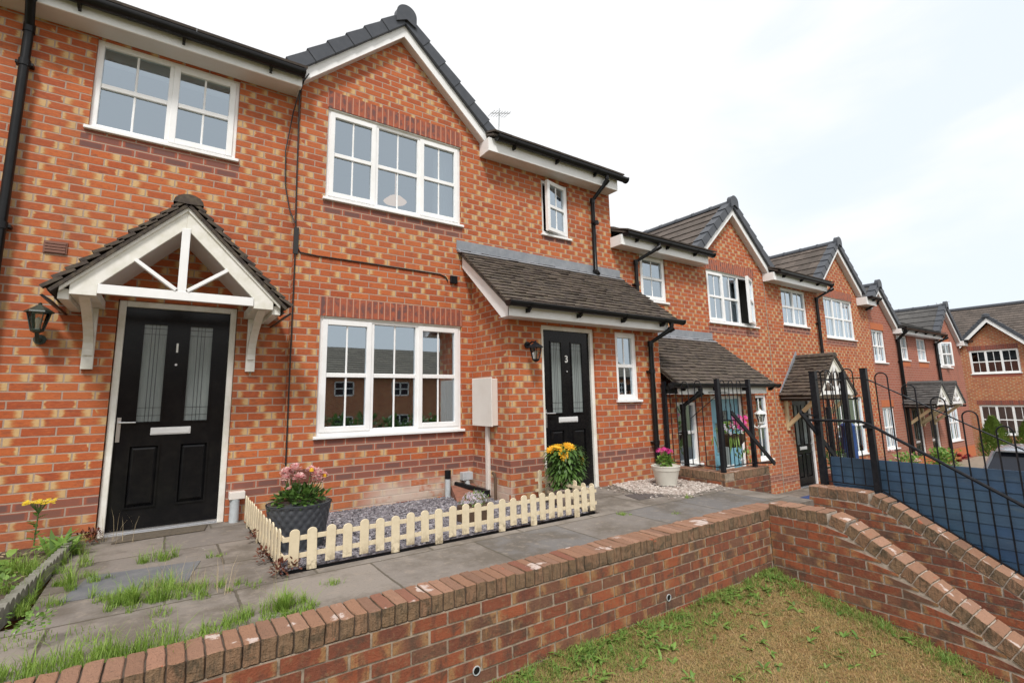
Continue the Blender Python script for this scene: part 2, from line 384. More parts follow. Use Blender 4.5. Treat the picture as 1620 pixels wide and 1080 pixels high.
def picketmat():
    t = NT('cream_picket_plastic'); P = t.pos(); z = t.sep(P)[2]; k = t.noise(P, 22, 5, .7)
    c = t.mix(t.mr(k, .4, .7, 0, .45), (.72, .62, .44), (.50, .42, .28)); oi = t.n.new('ShaderNodeObjectInfo').outputs['Random']; c = t.mix(t.m('MULTIPLY', oi, .35), c, (.60, .50, .33))
    mud = t.m('MULTIPLY', t.m('SUBTRACT', 1, t.ss(z, -.25, -.13)), t.ss(k, .42, .6)); c = t.mix(t.m('MULTIPLY', mud, .8), c, (.20, .15, .09))
    t.bsdf(c, .5, k, .3, .003); return t.mat
M['picket'] = picketmat()
def paving():
    t = NT('paving_slabs'); P = t.pos(); x, y, z = t.sep(P)
    wob = t.m('MULTIPLY', t.m('SUBTRACT', t.noise(P, 3, 3), .5), .03)
    v = t.m('ADD', t.m('DIVIDE', t.m('ADD', y, .10 + .0), .62), wob); row = t.m('FLOOR', v)
    off = t.m('MULTIPLY', t.m('MODULO', t.m('ADD', row, 40), 2), .42)
    u = t.m('ADD', t.m('ADD', t.m('DIVIDE', t.m('ADD', x, .42), .86), off), wob); cl = t.m('FLOOR', u)
    fu = t.m('FRACT', u); fv = t.m('FRACT', v); val, (r1, r2, r3) = t.wn(t.comb(cl, row, 1.))
    e = t.m('MINIMUM', t.m('MULTIPLY', t.m('MINIMUM', fu, t.m('SUBTRACT', 1, fu)), .86), t.m('MULTIPLY', t.m('MINIMUM', fv, t.m('SUBTRACT', 1, fv)), .62))
    e = t.m('ADD', e, t.m('MULTIPLY', t.m('SUBTRACT', t.noise(P, 25, 4), .5), .014))
    isb = t.ss(e, .004, .010)
    c = t.mix(r1, (.25, .218, .188), (.19, .168, .15)); c = t.mix(t.m('MULTIPLY', t.m('GREATER_THAN', r2, .85), .6), c, (.115, .118, .125))
    n1 = t.noise(P, 2.2, 5, .65); n2 = t.noise(P, 12, 5, .7); n3 = t.noise(P, 60, 4, .75)
    c = t.mix(t.m('MULTIPLY', t.ss(n1, .42, .62), .7), c, (.10, .082, .062))
    c = t.mix(t.m('MULTIPLY', t.ss(n2, .5, .7), .5), c, (.31, .26, .21))
    c = t.mix(t.m('MULTIPLY', t.ss(n3, .5, .75), .45), c, (.085, .072, .06))
    wh = t.m('MULTIPLY', t.ss(t.noise(P, 7, 4, .6, 1), .715, .74), .8)
    c = t.mix(wh, c, (.58, .56, .52))
    c = t.mix(isb, (.10, .085, .062), c)
    t.bsdf(c, .9, t.m('ADD', isb, t.m('MULTIPLY', t.m('ADD', n2, n3), .35)), .7, .008); return t.mat
M['paving'] = paving()
M['step'] = simple('concrete_steps', (.20, .19, .175), .9, 6, (.11, .10, .09), .8, .7)
M['soil'] = simple('soil', (.075, .052, .038), .95, 12, (.12, .09, .07), .8, 1.0)
M['slatebed'] = simple('slate_bed_base', (.10, .095, .105), .9, 40, (.2, .19, .21), .8, 1.)
M['chip'] = rndmat('slate_chips', [(.09, .082, .092), (.21, .195, .215), (.14, .128, .145), (.38, .365, .385), (.11, .10, .11)], .7)
M['whitechip'] = rndmat('pale_gravel', [(.52, .46, .41), (.36, .29, .25), (.66, .61, .56), (.24, .18, .15), (.56, .50, .45)], .8)
M['whitebed'] = simple('pale_gravel_base', (.36, .32, .28), .9, 50, (.16, .13, .11), .8, 1.)
def lawn():
    t = NT('dry_lawn'); P = t.pos(); n1 = t.noise(P, 1.3, 4, .6); n2 = t.noise(P, 9, 5, .7); n3 = t.noise(P, 70, 4, .75)
    c = t.mix(t.ss(n2, .4, .65), (.31, .18, .07), (.19, .18, .05)); c = t.mix(t.m('MULTIPLY', t.ss(n1, .42, .62), .7), c, (.38, .26, .12))
    c = t.mix(t.m('MULTIPLY', t.ss(n3, .45, .65), .8), c, (.06, .045, .02))
    t.bsdf(c, .95, t.m('ADD', n2, n3), 1., .02); return t.mat
M['lawn'] = lawn()
M['grass'] = rndmat('grass_blades', [(.15, .26, .035), (.22, .36, .055), (.30, .43, .08), (.42, .38, .15)], .6, trans=.35)
M['lawngrass'] = rndmat('lawn_blades', [(.16, .25, .045), (.22, .31, .06), (.19, .22, .05), (.34, .24, .09), (.48, .32, .13), (.26, .17, .07), (.52, .38, .19)], .7, trans=.25)
M['drygrass'] = rndmat('dry_stems', [(.42, .33, .19), (.52, .42, .26), (.30, .22, .12)], .7, trans=.2)
M['leaf'] = rndmat('leaves', [(.05, .11, .022), (.085, .17, .035), (.12, .22, .045), (.06, .13, .027)], .5, trans=.3)
M['leafpale'] = rndmat('pale_leaves', [(.12, .24, .045), (.19, .34, .065), (.26, .41, .09), (.09, .17, .04)], .5, trans=.35)
M['redleaf'] = rndmat('reddish_leaves', [(.12, .03, .025), (.20, .06, .03), (.09, .04, .02)], .6, trans=.2)
M['conifer'] = rndmat('conifer_foliage', [(.09, .15, .025), (.16, .25, .04), (.22, .32, .06)], .6, trans=.25)
M['pink'] = rndmat('pink_petals', [(.84, .46, .48), (.88, .60, .58), (.88, .74, .68), (.80, .36, .40)], .6, trans=.3)
M['hotpink'] = rndmat('magenta_petals', [(.75, .04, .30), (.80, .08, .38), (.66, .02, .22)], .6, trans=.3)
M['yellow'] = rndmat('yellow_petals', [(.85, .50, .02), (.80, .36, .01), (.86, .60, .05)], .6, trans=.3)
M['ragyellow'] = rndmat('ragwort_flowers', [(.70, .50, .02), (.80, .62, .04)], .6, trans=.2)
M['lilac'] = rndmat('lilac_petals', [(.52, .42, .55), (.66, .58, .68), (.74, .70, .74)], .6, trans=.3)
M['stem'] = simple('green_stem', (.07, .13, .03), .6)
M['wood'] = simple('brown_wood', (.10, .06, .035), .8, 15, (.05, .03, .02), .6)
M['darkpot'] = simple('charcoal_planter', (.06, .065, .075), .4, 20, (.05, .055, .06), .5)
M['claypot'] = simple('grey_stone_pot', (.34, .27, .23), .85, 12, (.22, .17, .15), .6)
M['whitepot'] = simple('cream_plastic_pot', (.66, .64, .57), .5, 6, (.54, .52, .45), .5)
M['concrete'] = simple('mossy_concrete', (.22, .21, .18), .95, 10, (.10, .10, .07), .9, .8)
M['matt'] = simple('old_doormat', (.13, .105, .075), .95, 40, (.06, .05, .04), .8, 1.)
M['drain'] = simple('drain_cover', (.10, .085, .08), .8, 40, (.06, .05, .05), .7, .6)
M['silver'] = simple('silver_car_paint', (.42, .46, .52), .25, metal=.6, coat=.6)
M['carglass'] = simple('dark_car_glass', (.01, .014, .025), .06)
M['taillight'] = simple('red_tail_lamp', (.55, .01, .015), .15)
M['rubber'] = simple('tyre_rubber', (.02, .02, .02), .8)
M['bluebin'] = simple('blue_plastic', (.02, .06, .20), .45)
M['tarmac'] = simple('road_tarmac', (.055, .055, .058), .9, 30, (.085, .085, .085), .6, .5)
M['path'] = simple('pale_path', (.27, .225, .175), .9, 8, (.18, .15, .12), .7, .4)
M['farground'] = simple('rough_ground_grass', (.085, .10, .035), .95, 3, (.14, .12, .06), .8, .6)

# ------------------------------------------------------------------ building helpers
def panel(name, F, outer, holes, mat, parent, depth=.11, back=0.):
    mb = MB(); pts = [Vector((u, z, 0)) for u, z in outer]; loops = [pts]
    for (a, b, c, d) in holes: loops.append([Vector((a, c, 0)), Vector((a, d, 0)), Vector((b, d, 0)), Vector((b, c, 0))])
    allp = [p for l in loops for p in l]
    tris = tessellate_polygon(loops)
    mb.add([F.p(p.x, 0, p.y) for p in allp], [tuple(t) for t in tris])
    for (a, b, c, d) in holes:
        for (p, q) in (((a, c), (a, d)), ((a, d), (b, d)), ((b, d), (b, c)), ((b, c), (a, c))):
            mb.quad(F.p(p[0], 0, p[1]), F.p(q[0], 0, q[1]), F.p(q[0], -depth, q[1]), F.p(p[0], -depth, p[1]))
    if back:
        n = len(outer)
        for i in range(n):
            p, q = outer[i], outer[(i + 1) % n]
            mb.quad(F.p(p[0], 0, p[1]), F.p(q[0], 0, q[1]), F.p(q[0], -back, q[1]), F.p(p[0], -back, p[1]))
    return mb.build(name, mat, parent)

def curtain(mb, F, u0, u1, z0, z1, d, amp=.025, wl=.09):
    n = max(4, int((u1 - u0) / wl * 6)); vs = []; fs = []
    for i in range(n + 1):
        u = u0 + (u1 - u0) * i / n; dd = d + amp * math.sin(i / 6 * 2 * math.pi)
        vs += [F.p(u, dd, z0), F.p(u, dd, z1)]
        if i: fs.append((2 * i - 2, 2 * i, 2 * i + 1, 2 * i - 1))
    mb.add(vs, fs)

def window(parent, F, u0, u1, z0, z1, n=3, sash=(), opened={}, d=-.03, mid=.5, bars=True, sill=True, glass='glass', curt=(), room='room', label=None, sillm='upvc', roomd=1.6, mids=None, lamp=None, blind=0, fr=.055):
    """frame set d back from the wall face; lights equal width"""
    w = MB(); fd = .06
    zb = z0 + (.035 if sill else 0)
    w.box(F, u0, u0 + fr, d - fd, d, zb, z1); w.box(F, u1 - fr, u1, d - fd, d, zb, z1)
    w.box(F, u0 + fr, u1 - fr, d - fd, d, z1 - fr, z1); w.box(F, u0 + fr, u1 - fr, d - fd, d, zb, zb + fr)
    iw = (u1 - u0 - fr - .0) / n; panes = []
    for i in range(1, n):
        c = u0 + fr / 2 + iw * i; w.box(F, c - fr / 2, c + fr / 2, d - fd, d, zb + fr, z1 - fr)
    sashes = []
    for i in range(n):
        a = u0 + fr / 2 + iw * i + fr / 2; b = u0 + fr / 2 + iw * (i + 1) - fr / 2; zc0, zc1 = zb + fr, z1 - fr
        if i in sash or i in opened:
            s = w; G = F; dd = d; A, B = a - .02, b + .02
            if i in opened:
                ang, side = opened[i]; s = MB()
                if side == 'R': G = F.turn(B, d + .01, -ang); A, B = A - B, 0.
                else: G = F.turn(A, d + .01, ang); A, B = 0., B - A
                dd = 0.
            q = .058; y0, y1 = zc0 - .02, zc1 + .02
            s.box(G, A, A + q, dd - .045, dd + .012, y0, y1); s.box(G, B - q, B, dd - .045, dd + .012, y0, y1)
            s.box(G, A + q, B - q, dd - .045, dd + .012, y1 - q, y1); s.box(G, A + q, B - q, dd - .045, dd + .012, y0, y0 + q)
            ga, gb, g0, g1 = A + q, B - q, y0 + q, y1 - q
            H = G; e = dd
        else: s = w; ga, gb, g0, g1 = a, b, zc0, zc1; H = F; e = d - .012
        zm = g0 + (g1 - g0) * mid
        s.box(H, ga, gb, e - .03, e + .004, zm - .024, zm + .024)
        if bars:
            s.box(H, (ga + gb) / 2 - .010, (ga + gb) / 2 + .010, e - .026, e - .010, g0, zm - .024)
            s.box(H, (ga + gb) / 2 - .010, (ga + gb) / 2 + .010, e - .026, e - .010, zm + .024, g1)
        panes.append((H, ga, gb, g0, g1, e - .02))
        if s is not w: sashes.append(s)
    o = w.build('window', M['upvc'], parent, bevel=.004)
    if label: o['label'] = label
    for s in sashes: s.build('opening_sash', M['upvc'], o, bevel=.003)
    for (H, a, b, c, dd, e) in panes:
        g = MB(); g.quad(H.p(a, e, c), H.p(b, e, c), H.p(b, e, dd), H.p(a, e, dd)); g.build('pane', M[glass], o)
    if sill:
        s = MB(); s.box(F, u0 - .03, u1 + .03, d - .04, .035, z0 + .002, z0 + .034); s.build('sill', M[sillm], o, bevel=.004)
    # dim room behind
    r = MB(); a, b, c, e, f, g = u0 - .25, u1 + .25, z0 - .35, z1 + .25, d - fd - .005, d - roomd
    r.quad(F.p(a, g, c), F.p(b, g, c), F.p(b, g, e), F.p(a, g, e))
    for (p, q) in (((a, c), (b, c)), ((b, c), (b, e)), ((b, e), (a, e)), ((a, e), (a, c))):
        r.quad(F.p(p[0], f, p[1]), F.p(q[0], f, q[1]), F.p(q[0], g, q[1]), F.p(p[0], g, p[1]))
    for (p0, p1, q0, q1) in ((a, u0, c, e), (u1, b, c, e), (u0, u1, c, z0), (u0, u1, z1, e)):
        r.quad(F.p(p0, f, q0), F.p(p1, f, q0), F.p(p1, f, q1), F.p(p0, f, q1))
    r.build('room_interior', M[room], o)
    if curt:
        c = MB()
        for (a, b) in curt: curtain(c, F, a, b, z0 - .1, z1 + .05, d - .2)
        c.build('curtain', M['curtain'], o)
    if blind:
        c = MB(); c.box(F, u0 + .02, u1 - .02, d - .14, d - .13, z1 - blind, z1); c.build('roller_blind', M['curtain'], o)
    if lamp:
        c = MB(); p = F.p(lamp[0], -1.0, lamp[1]); c.lathe(p, [(.02, .10), (.09, .07), (.17, 0), (.16, -.01), (.05, .02)], 24); c.tube([p + Vector((0, 0, .1)), p + Vector((0, 0, .5))], .005)
        c.build('pendant_lamp', M['roundlamp'], o, smooth=True)
    return o

def lintel(parent, F, u0, u1, z, mat='soldier', h=.215, d=.004):
    mb = MB(); mb.box(F, u0 - .01, u1 + .01, -.10, d, z, z + h); return mb.build('lintel', M[mat], parent)
def headtrim(parent, F, u0, u1, z):
    mb = MB(); mb.box(F, u0, u1, -.09, -.006, z - .012, z - .001); return mb.build('head_trim', M['cream_upvc'], parent)

def text_mesh(ch, size, F, u, d, z, mat, parent, name='door_number', ext=.004):
    cu = bpy.data.curves.new('t', 'FONT'); cu.body = ch; cu.size = size; cu.extrude = ext; cu.align_x = 'CENTER'; cu.offset = .002
    to = bpy.data.objects.new('t', cu); me = bpy.data.meshes.new_from_object(to)
    o = setobj(name, me, parent); g = ORG[o.name]
    for v in me.vertices:
        p = F.p(u + v.co.x, d + v.co.z, z + v.co.y) - g; v.co = p
    me.materials.clear(); me.materials.append(M[mat]); bpy.data.objects.remove(to)
    return o

def door(parent, F, u0, u1, z0, z1, mat='blackdoor', number=None, handle='L', style='two', d=-.05, label=None, low=True, framem='cream_upvc', fw=.055, glass2=True):
    fr = MB()
    fr.box(F, u0, u0 + fw, d - .06, d + .015, z0, z1); fr.box(F, u1 - fw, u1, d - .06, d + .015, z0, z1)
    fr.box(F, u0 + fw, u1 - fw, d - .06, d + .015, z1 - fw, z1)
    a, b = u0 + fw, u1 - fw; w = b - a; c, e = z0 + .045, z1 - fw; h = e - c
    X = lambda f: a + w * f
    Z = lambda f: c + h * f
    s = MB(); t0 = d - .02
    if style == 'two': gl = [(.174, .385, .47, .923), (.607, .829, .47, .923)]; pn = [(.143, .39, .095, .36), (.60, .85, .095, .36)]
    elif style == 'four': gl = [(.14, .30, .2, .45), (.40, .60, .2, .9), (.14, .3, .55, .8)]; pn = []
    else: gl = [(.2, .8, .5, .9)]; pn = [(.2, .8, .1, .4)]
    outer = [(a, c), (b, c), (b, e), (a, e)]
    holes = [(X(p), X(q), Z(r), Z(v)) for p, q, r, v in gl + pn]
    loops = [[Vector((u, z, 0)) for u, z in outer]] + [[Vector((p, r, 0)), Vector((p, v, 0)), Vector((q, v, 0)), Vector((q, r, 0))] for p, q, r, v in holes]
    allp = [p for l in loops for p in l]
    s.add([F.p(p.x, t0, p.y) for p in allp], [tuple(t) for t in tessellate_polygon(loops)])
    s.box(F, a, b, t0 - .05, t0 - .03, c, e)
    for (p, q, r, v) in holes:   # raised moulding round each, recess
        k = .016
        s.box(F, p - k, p, t0 - .02, t0 + .010, r - k, v + k); s.box(F, q, q + k, t0 - .02, t0 + .010, r - k, v + k)
        s.box(F, p, q, t0 - .02, t0 + .010, r - k, r); s.box(F, p, q, t0 - .02, t0 + .010, v, v + k)
    for (p, q, r, v) in holes[len(gl):]:
        k = .03; zi = t0 - .012
        I = [(p, r), (q, r), (q, v), (p, v)]; J = [(p + k, r + k), (q - k, r + k), (q - k, v - k), (p + k, v - k)]
        for i in range(4):
            j = (i + 1) % 4; s.quad(F.p(I[i][0], zi, I[i][1]), F.p(I[j][0], zi, I[j][1]), F.p(J[j][0], t0 + .004, J[j][1]), F.p(J[i][0], t0 + .004, J[i][1]))
        s.quad(*[F.p(j[0], t0 + .004, j[1]) for j in J])
    o = s.build('door', M[mat], parent)
    if label: o['label'] = label
    fr.build('door_frame', M[framem], o, bevel=.004)
    for (p, q, r, v) in holes[:len(gl)]:
        g = MB(); g.quad(F.p(p, t0 - .012, r), F.p(q, t0 - .012, r), F.p(q, t0 - .012, v), F.p(p, t0 - .012, v)); g.cm = 1
        W_ = q - p; hh = v - r; lw = .0022
        for f in (.34, .5, .66): g.box(F, p + W_ * f - lw, p + W_ * f + lw, t0 - .012, t0 - .0095, r, v)
        for f in (.9, .96): g.box(F, p, q, t0 - .012, t0 - .0095, r + hh * f - lw, r + hh * f + lw)
        for f in (.06, .14): g.box(F, p, q, t0 - .012, t0 - .0095, r + hh * f - lw, r + hh * f + lw)
        g.build('leaded_glass', [M['doorglass'], M['leadline']], o)
    th = MB(); th.box(F, a, b, t0 - .05, d + .05, z0, z0 + .018); th.box(F, a, b, t0 - .05, t0 + .02, z0 + .02, z0 + .043)
    th.build('threshold', M['chrome'], o)
    if style != 'plain':
        lp = MB(); zc = Z(.425); uc = X(.495)
        lp.box(F, uc - .16, uc + .16, t0, t0 + .006, zc - .034, zc + .034); lp.box(F, uc - .15, uc + .15, t0 + .006, t0 + .012, zc - .024, zc + .022)
        lp.build('letter_plate', M['brightsteel'], o, bevel=.002)
    hd = MB(); uh = X(.03) if handle == 'L' else X(.97); sg = 1 if handle == 'L' else -1; zc = Z(.447)
    hd.box(F, uh - .015, uh + .015, t0, t0 + .01, zc - .13, zc + .09); hd.tube([F.p(uh, t0 + .01, zc + .045), F.p(uh, t0 + .045, zc + .045)], .01)
    hd.tube([F.p(uh - .005 * sg, t0 + .045, zc + .045), F.p(uh + .125 * sg, t0 + .045, zc + .043)], .009)
    hd.build('handle', M['chrome'], o, smooth=True)
    if number: text_mesh(number, .125, F, X(.492), t0 + .003, Z(.795), 'white', o)
    if number:
        k = MB(); k.lathe((0, 0, 0), [(.0, 0.), (.012, 0)], 12); k = MB(); p = F.p(X(.492), t0 + .006, Z(.735)); k.tube([p, p + F.N * .008], .011, 12); k.build('spyhole', M['chrome'], o, smooth=True)
    return o

def gutter(parent, x0, x1, y, z, r=.058, name='gutter', axis='x', brk=.8):
    mb = MB(); seg = 10; prof = [(-r * math.cos(math.pi * k / seg), -r * math.sin(math.pi * k / seg)) for k in range(seg + 1)] + [(r, .012), (r * .8, .012), (-r * .8, .012), (-r, .012)]
    def pt(s, a, b): return Vector((s, y + a, z + b)) if axis == 'x' else Vector((y + a, s, z + b))
    n = len(prof); vs = [pt(x0, a, b) for a, b in prof] + [pt(x1, a, b) for a, b in prof]
    mb.add(vs, [tuple(range(n)), tuple(range(2 * n - 1, n - 1, -1))] + [(i, (i + 1) % n, n + (i + 1) % n, n + i) for i in range(n)])
    s = x0 + .3; sg = 1
    while s < x1 - .1:                         # brackets and clips
        q = [(a * 1.12, b * 1.12) for a, b in prof[:seg + 1]]
        vs = [pt(s - .015, a, b) for a, b in q] + [pt(s + .015, a, b) for a, b in q]; m = len(q)
        mb.add(vs, [(i, i + 1, m + i + 1, m + i) for i in range(m - 1)])
        if axis == 'x': mb.hexa([Vector(p) for p in ((s - .012, y + .02, z - .10), (s + .012, y + .02, z - .10), (s + .012, y + .075, z - .10), (s - .012, y + .075, z - .10), (s - .012, y - .03, z - .05), (s + .012, y - .03, z - .05), (s + .012, y + .075, z - .05), (s - .012, y + .075, z - .05))])
        s += brk
    for s in (x0, x1):
        q = [(a * 1.15, b * 1.15) for a, b in prof]; vs = [pt(s - .012, a, b) for a, b in q] + [pt(s + .012, a, b) for a, b in q]; m = len(q)
        mb.add(vs, [tuple(range(m)), tuple(range(2 * m - 1, m - 1, -1))] + [(i, (i + 1) % m, m + (i + 1) % m, m + i) for i in range(m)])
    return mb.build(name, M['black'], parent, smooth=True)
def downpipe(parent, pts, r=.034, clips=()):
    mb = MB(); mb.tube(pts, r, 12)
    for i in range(1, len(pts) - 1):
        a = Vector(pts[i]); t = (Vector(pts[i + 1]) - a).normalized(); mb.tube([a - t * .03, a + t * .05], r * 1.2, 12)
    last = Vector(pts[-1]); prev = Vector(pts[-2])
    for z in clips: mb.tube([(last.x, last.y, z - .03), (last.x, last.y, z + .03)], r * 1.22, 12); mb.box(W, last.x - .06, last.x + .06, last.y - .01, last.y + .06, z - .012, z + .012)
    return mb.build('downpipe', M['black'], parent, smooth=True)

def tile_roof(mb, O, Uv, S, width, length, tw, gauge, th=.02, jit=.004, missing=0):
    O = Vector(O); Uv = Vector(Uv).normalized(); S = Vector(S).normalized(); N = Uv.cross(S).normalized()
    if N.z < 0: N = -N
    rows = int(math.ceil(length / gauge)); cols = int(math.ceil(width / tw)) + 1
    for r in range(rows):
        off = (r % 2) * .5 * tw
        for c in range(cols):
            u0 = max(0, c * tw - off); u1 = min(width, (c + 1) * tw - off - .002)
            if u1 - u0 < .02: continue
            s0 = r * gauge + U_(-jit, jit) * 2; s1 = min((r + 1) * gauge + gauge * .35, length)
            mb.cr = R(); h0 = th * 2 + U_(-jit, jit); h1 = th * .8 + U_(0, jit); k = U_(-jit, jit)
            p = lambda u, s, h: O + Uv * u + S * s + N * h
            mb.hexa([p(u0, s0, h0 - th), p(u1, s0, h0 - th + k), p(u1, s1, h1 - th), p(u0, s1, h1 - th), p(u0, s0, h0), p(u1, s0, h0 + k), p(u1, s1, h1), p(u0, s1, h1)])
    # underlay
    p = lambda u, s, h: O + Uv * u + S * s + N * h
    mb.cr = .1
    mb.hexa([p(.005, .01, -.03), p(width - .005, .01, -.03), p(width - .005, length, -.03), p(.005, length, -.03), p(.005, .01, -.004), p(width - .005, .01, -.004), p(width - .005, length, -.004), p(.005, length, -.004)])

def gable_trim(parent, xc, za, hw, y, slope=.90, back=4.0, tilemat='tile', cap=True, big=.30, leftcut=0., rightcut=0.):
    """white bargeboard, dark verge caps, ridge and the two tiled slopes of a front gable.
    za: outer (top) line of the bargeboard at the apex; hw: half width"""
    fl, fr_ = hw - leftcut, hw - rightcut
    bh = .175                                   # vertical depth of the board
    mb = MB(); F = FY(y)
    L = [(xc, za), (xc - fl, za - slope * fl), (xc - fl, za - slope * fl - bh * 1.0), (xc, za - bh)]
    Rr = [(xc, za), (xc, za - bh), (xc + fr_, za - slope * fr_ - bh), (xc + fr_, za - slope * fr_)]
    mb.prism(F, L, -.02, .0); mb.prism(F, Rr, -.02, .0)
    mb.build('bargeboard', M['upvc'], parent)
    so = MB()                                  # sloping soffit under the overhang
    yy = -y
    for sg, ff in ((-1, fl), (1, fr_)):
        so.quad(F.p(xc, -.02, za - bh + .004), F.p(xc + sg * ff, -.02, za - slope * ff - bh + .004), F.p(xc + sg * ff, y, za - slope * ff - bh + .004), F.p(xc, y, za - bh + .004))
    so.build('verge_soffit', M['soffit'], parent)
    vg = MB(); th = math.atan(slope); cs, sn = math.cos(th), math.sin(th)
    for sg, ff in ((-1, fl), (1, fr_)):
        Ls = ff / cs + .12; n = int(round(Ls / big)); st = Ls / n
        for i in range(n):
            s0 = st * i; s1 = st * (i + 1) + .03
            lift = .012 if True else 0
            def q(s, h, dd): return Vector((xc + sg * (s * cs + h * sn) , y + dd, za - s * sn + h * cs))
            h0 = -.015; ha = .125; hb = .125 + .022
            # front drop and top return, lower end lifted over the next one below
            vg.hexa([q(s0, h0, -.045), q(s1, h0 - .004, -.055), q(s1, h0 - .004, .02), q(s0, h0, .02), q(s0, ha, -.045), q(s1, hb, -.055), q(s1, hb, .14), q(s0, ha, .14)])
    vg.build('verge_cap', M['verge'], parent, bevel=.004)
    if cap:
        rc = MB(); P = Vector((xc, y, za + .05))
        seg = 16; r = .135
        prof = [(r * math.cos(math.pi * k / seg), .04 + r * math.sin(math.pi * k / seg)) for k in range(seg + 1)]
        prof = [(r, -.09)] + prof + [(-r, -.09)]; prof = prof[:-1] + [(-r, -.09), (0, -.02)]
        vs = [P + Vector((a, -.075, b)) for a, b in prof] + [P + Vector((a, .02, b)) for a, b in prof]; n = len(prof)
        rc.add(vs, [tuple(range(n)), tuple(range(2 * n - 1, n - 1, -1))] + [(i, (i + 1) % n, n + (i + 1) % n, n + i) for i in range(n)])
        rc.build('ridge_end_cap', M['verge'], parent, bevel=.004)
    rt = MB(); k = 0; yb = y + .02
    while yb < back:                           # ridge tiles
        e = min(yb + .44, back); r = .125; seg = 8
        for (a0, b0, rr) in ((yb, e, r), (e - .02, e + .01, r + .012)):
            vs = []; 
            for yy_ in (a0, b0): vs += [Vector((xc + rr * math.cos(math.pi * j / seg), yy_, za + .045 + rr * .85 * math.sin(math.pi * j / seg))) for j in range(seg + 1)]
            rt.add(vs, [(i, i + 1, seg + 2 + i, seg + 1 + i) for i in range(seg)])
        yb = e
    rt.build('ridge_tiles', M['verge'], parent)
    rf = MB()
    for sg, ff in ((-1, fl + .10), (1, fr_ + .10)):
        Ls = ff / cs
        O = Vector((xc + sg * ff, y + .08, za - slope * ff + .085))
        tile_roof(rf, O, (0, 1, 0), (-sg * cs, 0, sn), back - y - .08, Ls, .3, .30, .024, .001)
    rf.build('gable_roof', M[tilemat], parent, rnd=True)

def eaves(parent, x0, x1, y, zf, zt, depth, r=.058, gx0=None, gx1=None, gz=None):
    """white fascia box with soffit back to the wall, and gutter"""
    mb = MB(); mb.box(W, x0, x1, y, y + .02, zf, zt)
    mb.box(W, x0, x0 + .018, y + .021, depth - .002, zf, zt); mb.box(W, x1 - .018, x1, y + .021, depth - .002, zf, zt)
    mb.build('fascia', M['upvc'], parent, bevel=.003)
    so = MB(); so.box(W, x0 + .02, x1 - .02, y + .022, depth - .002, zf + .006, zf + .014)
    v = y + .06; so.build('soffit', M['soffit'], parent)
    gutter(parent, gx0 if gx0 is not None else x0, gx1 if gx1 is not None else x1, y - .065, gz if gz else zt - .01, r)

def main_roof(parent, x0, x1, y0, z0, pitch=22, run=5.0, mat='tile', tw=.3):
    rf = MB(); a = math.radians(pitch)
    tile_roof(rf, (x0, y0, z0), (1, 0, 0), (0, math.cos(a), math.sin(a)), x1 - x0, run / math.cos(a), tw, .32, .024, .001)
    # back slope
    rf.cr = .4; zr = z0 + run * math.tan(a); rf.quad((x0, y0 + run, zr), (x1, y0 + run, zr), (x1, y0 + 2 * run, z0), (x0, y0 + 2 * run, z0))
    rf.build('main_roof', M[mat], parent, rnd=True)
def shell(parent, x0, x1, y0, y1, z0, z1, mat):     # the side and back walls
    mb = MB(); mb.quad((x0, y0, z0), (x0, y1, z0), (x0, y1, z1), (x0, y0, z1)); mb.quad((x1, y0, z0), (x1, y1, z0), (x1, y1, z1), (x1, y0, z1))
    mb.quad((x0, y1, z0), (x1, y1, z0), (x1, y1, z1), (x0, y1, z1)); return mb.build('side_wall', mat, parent)

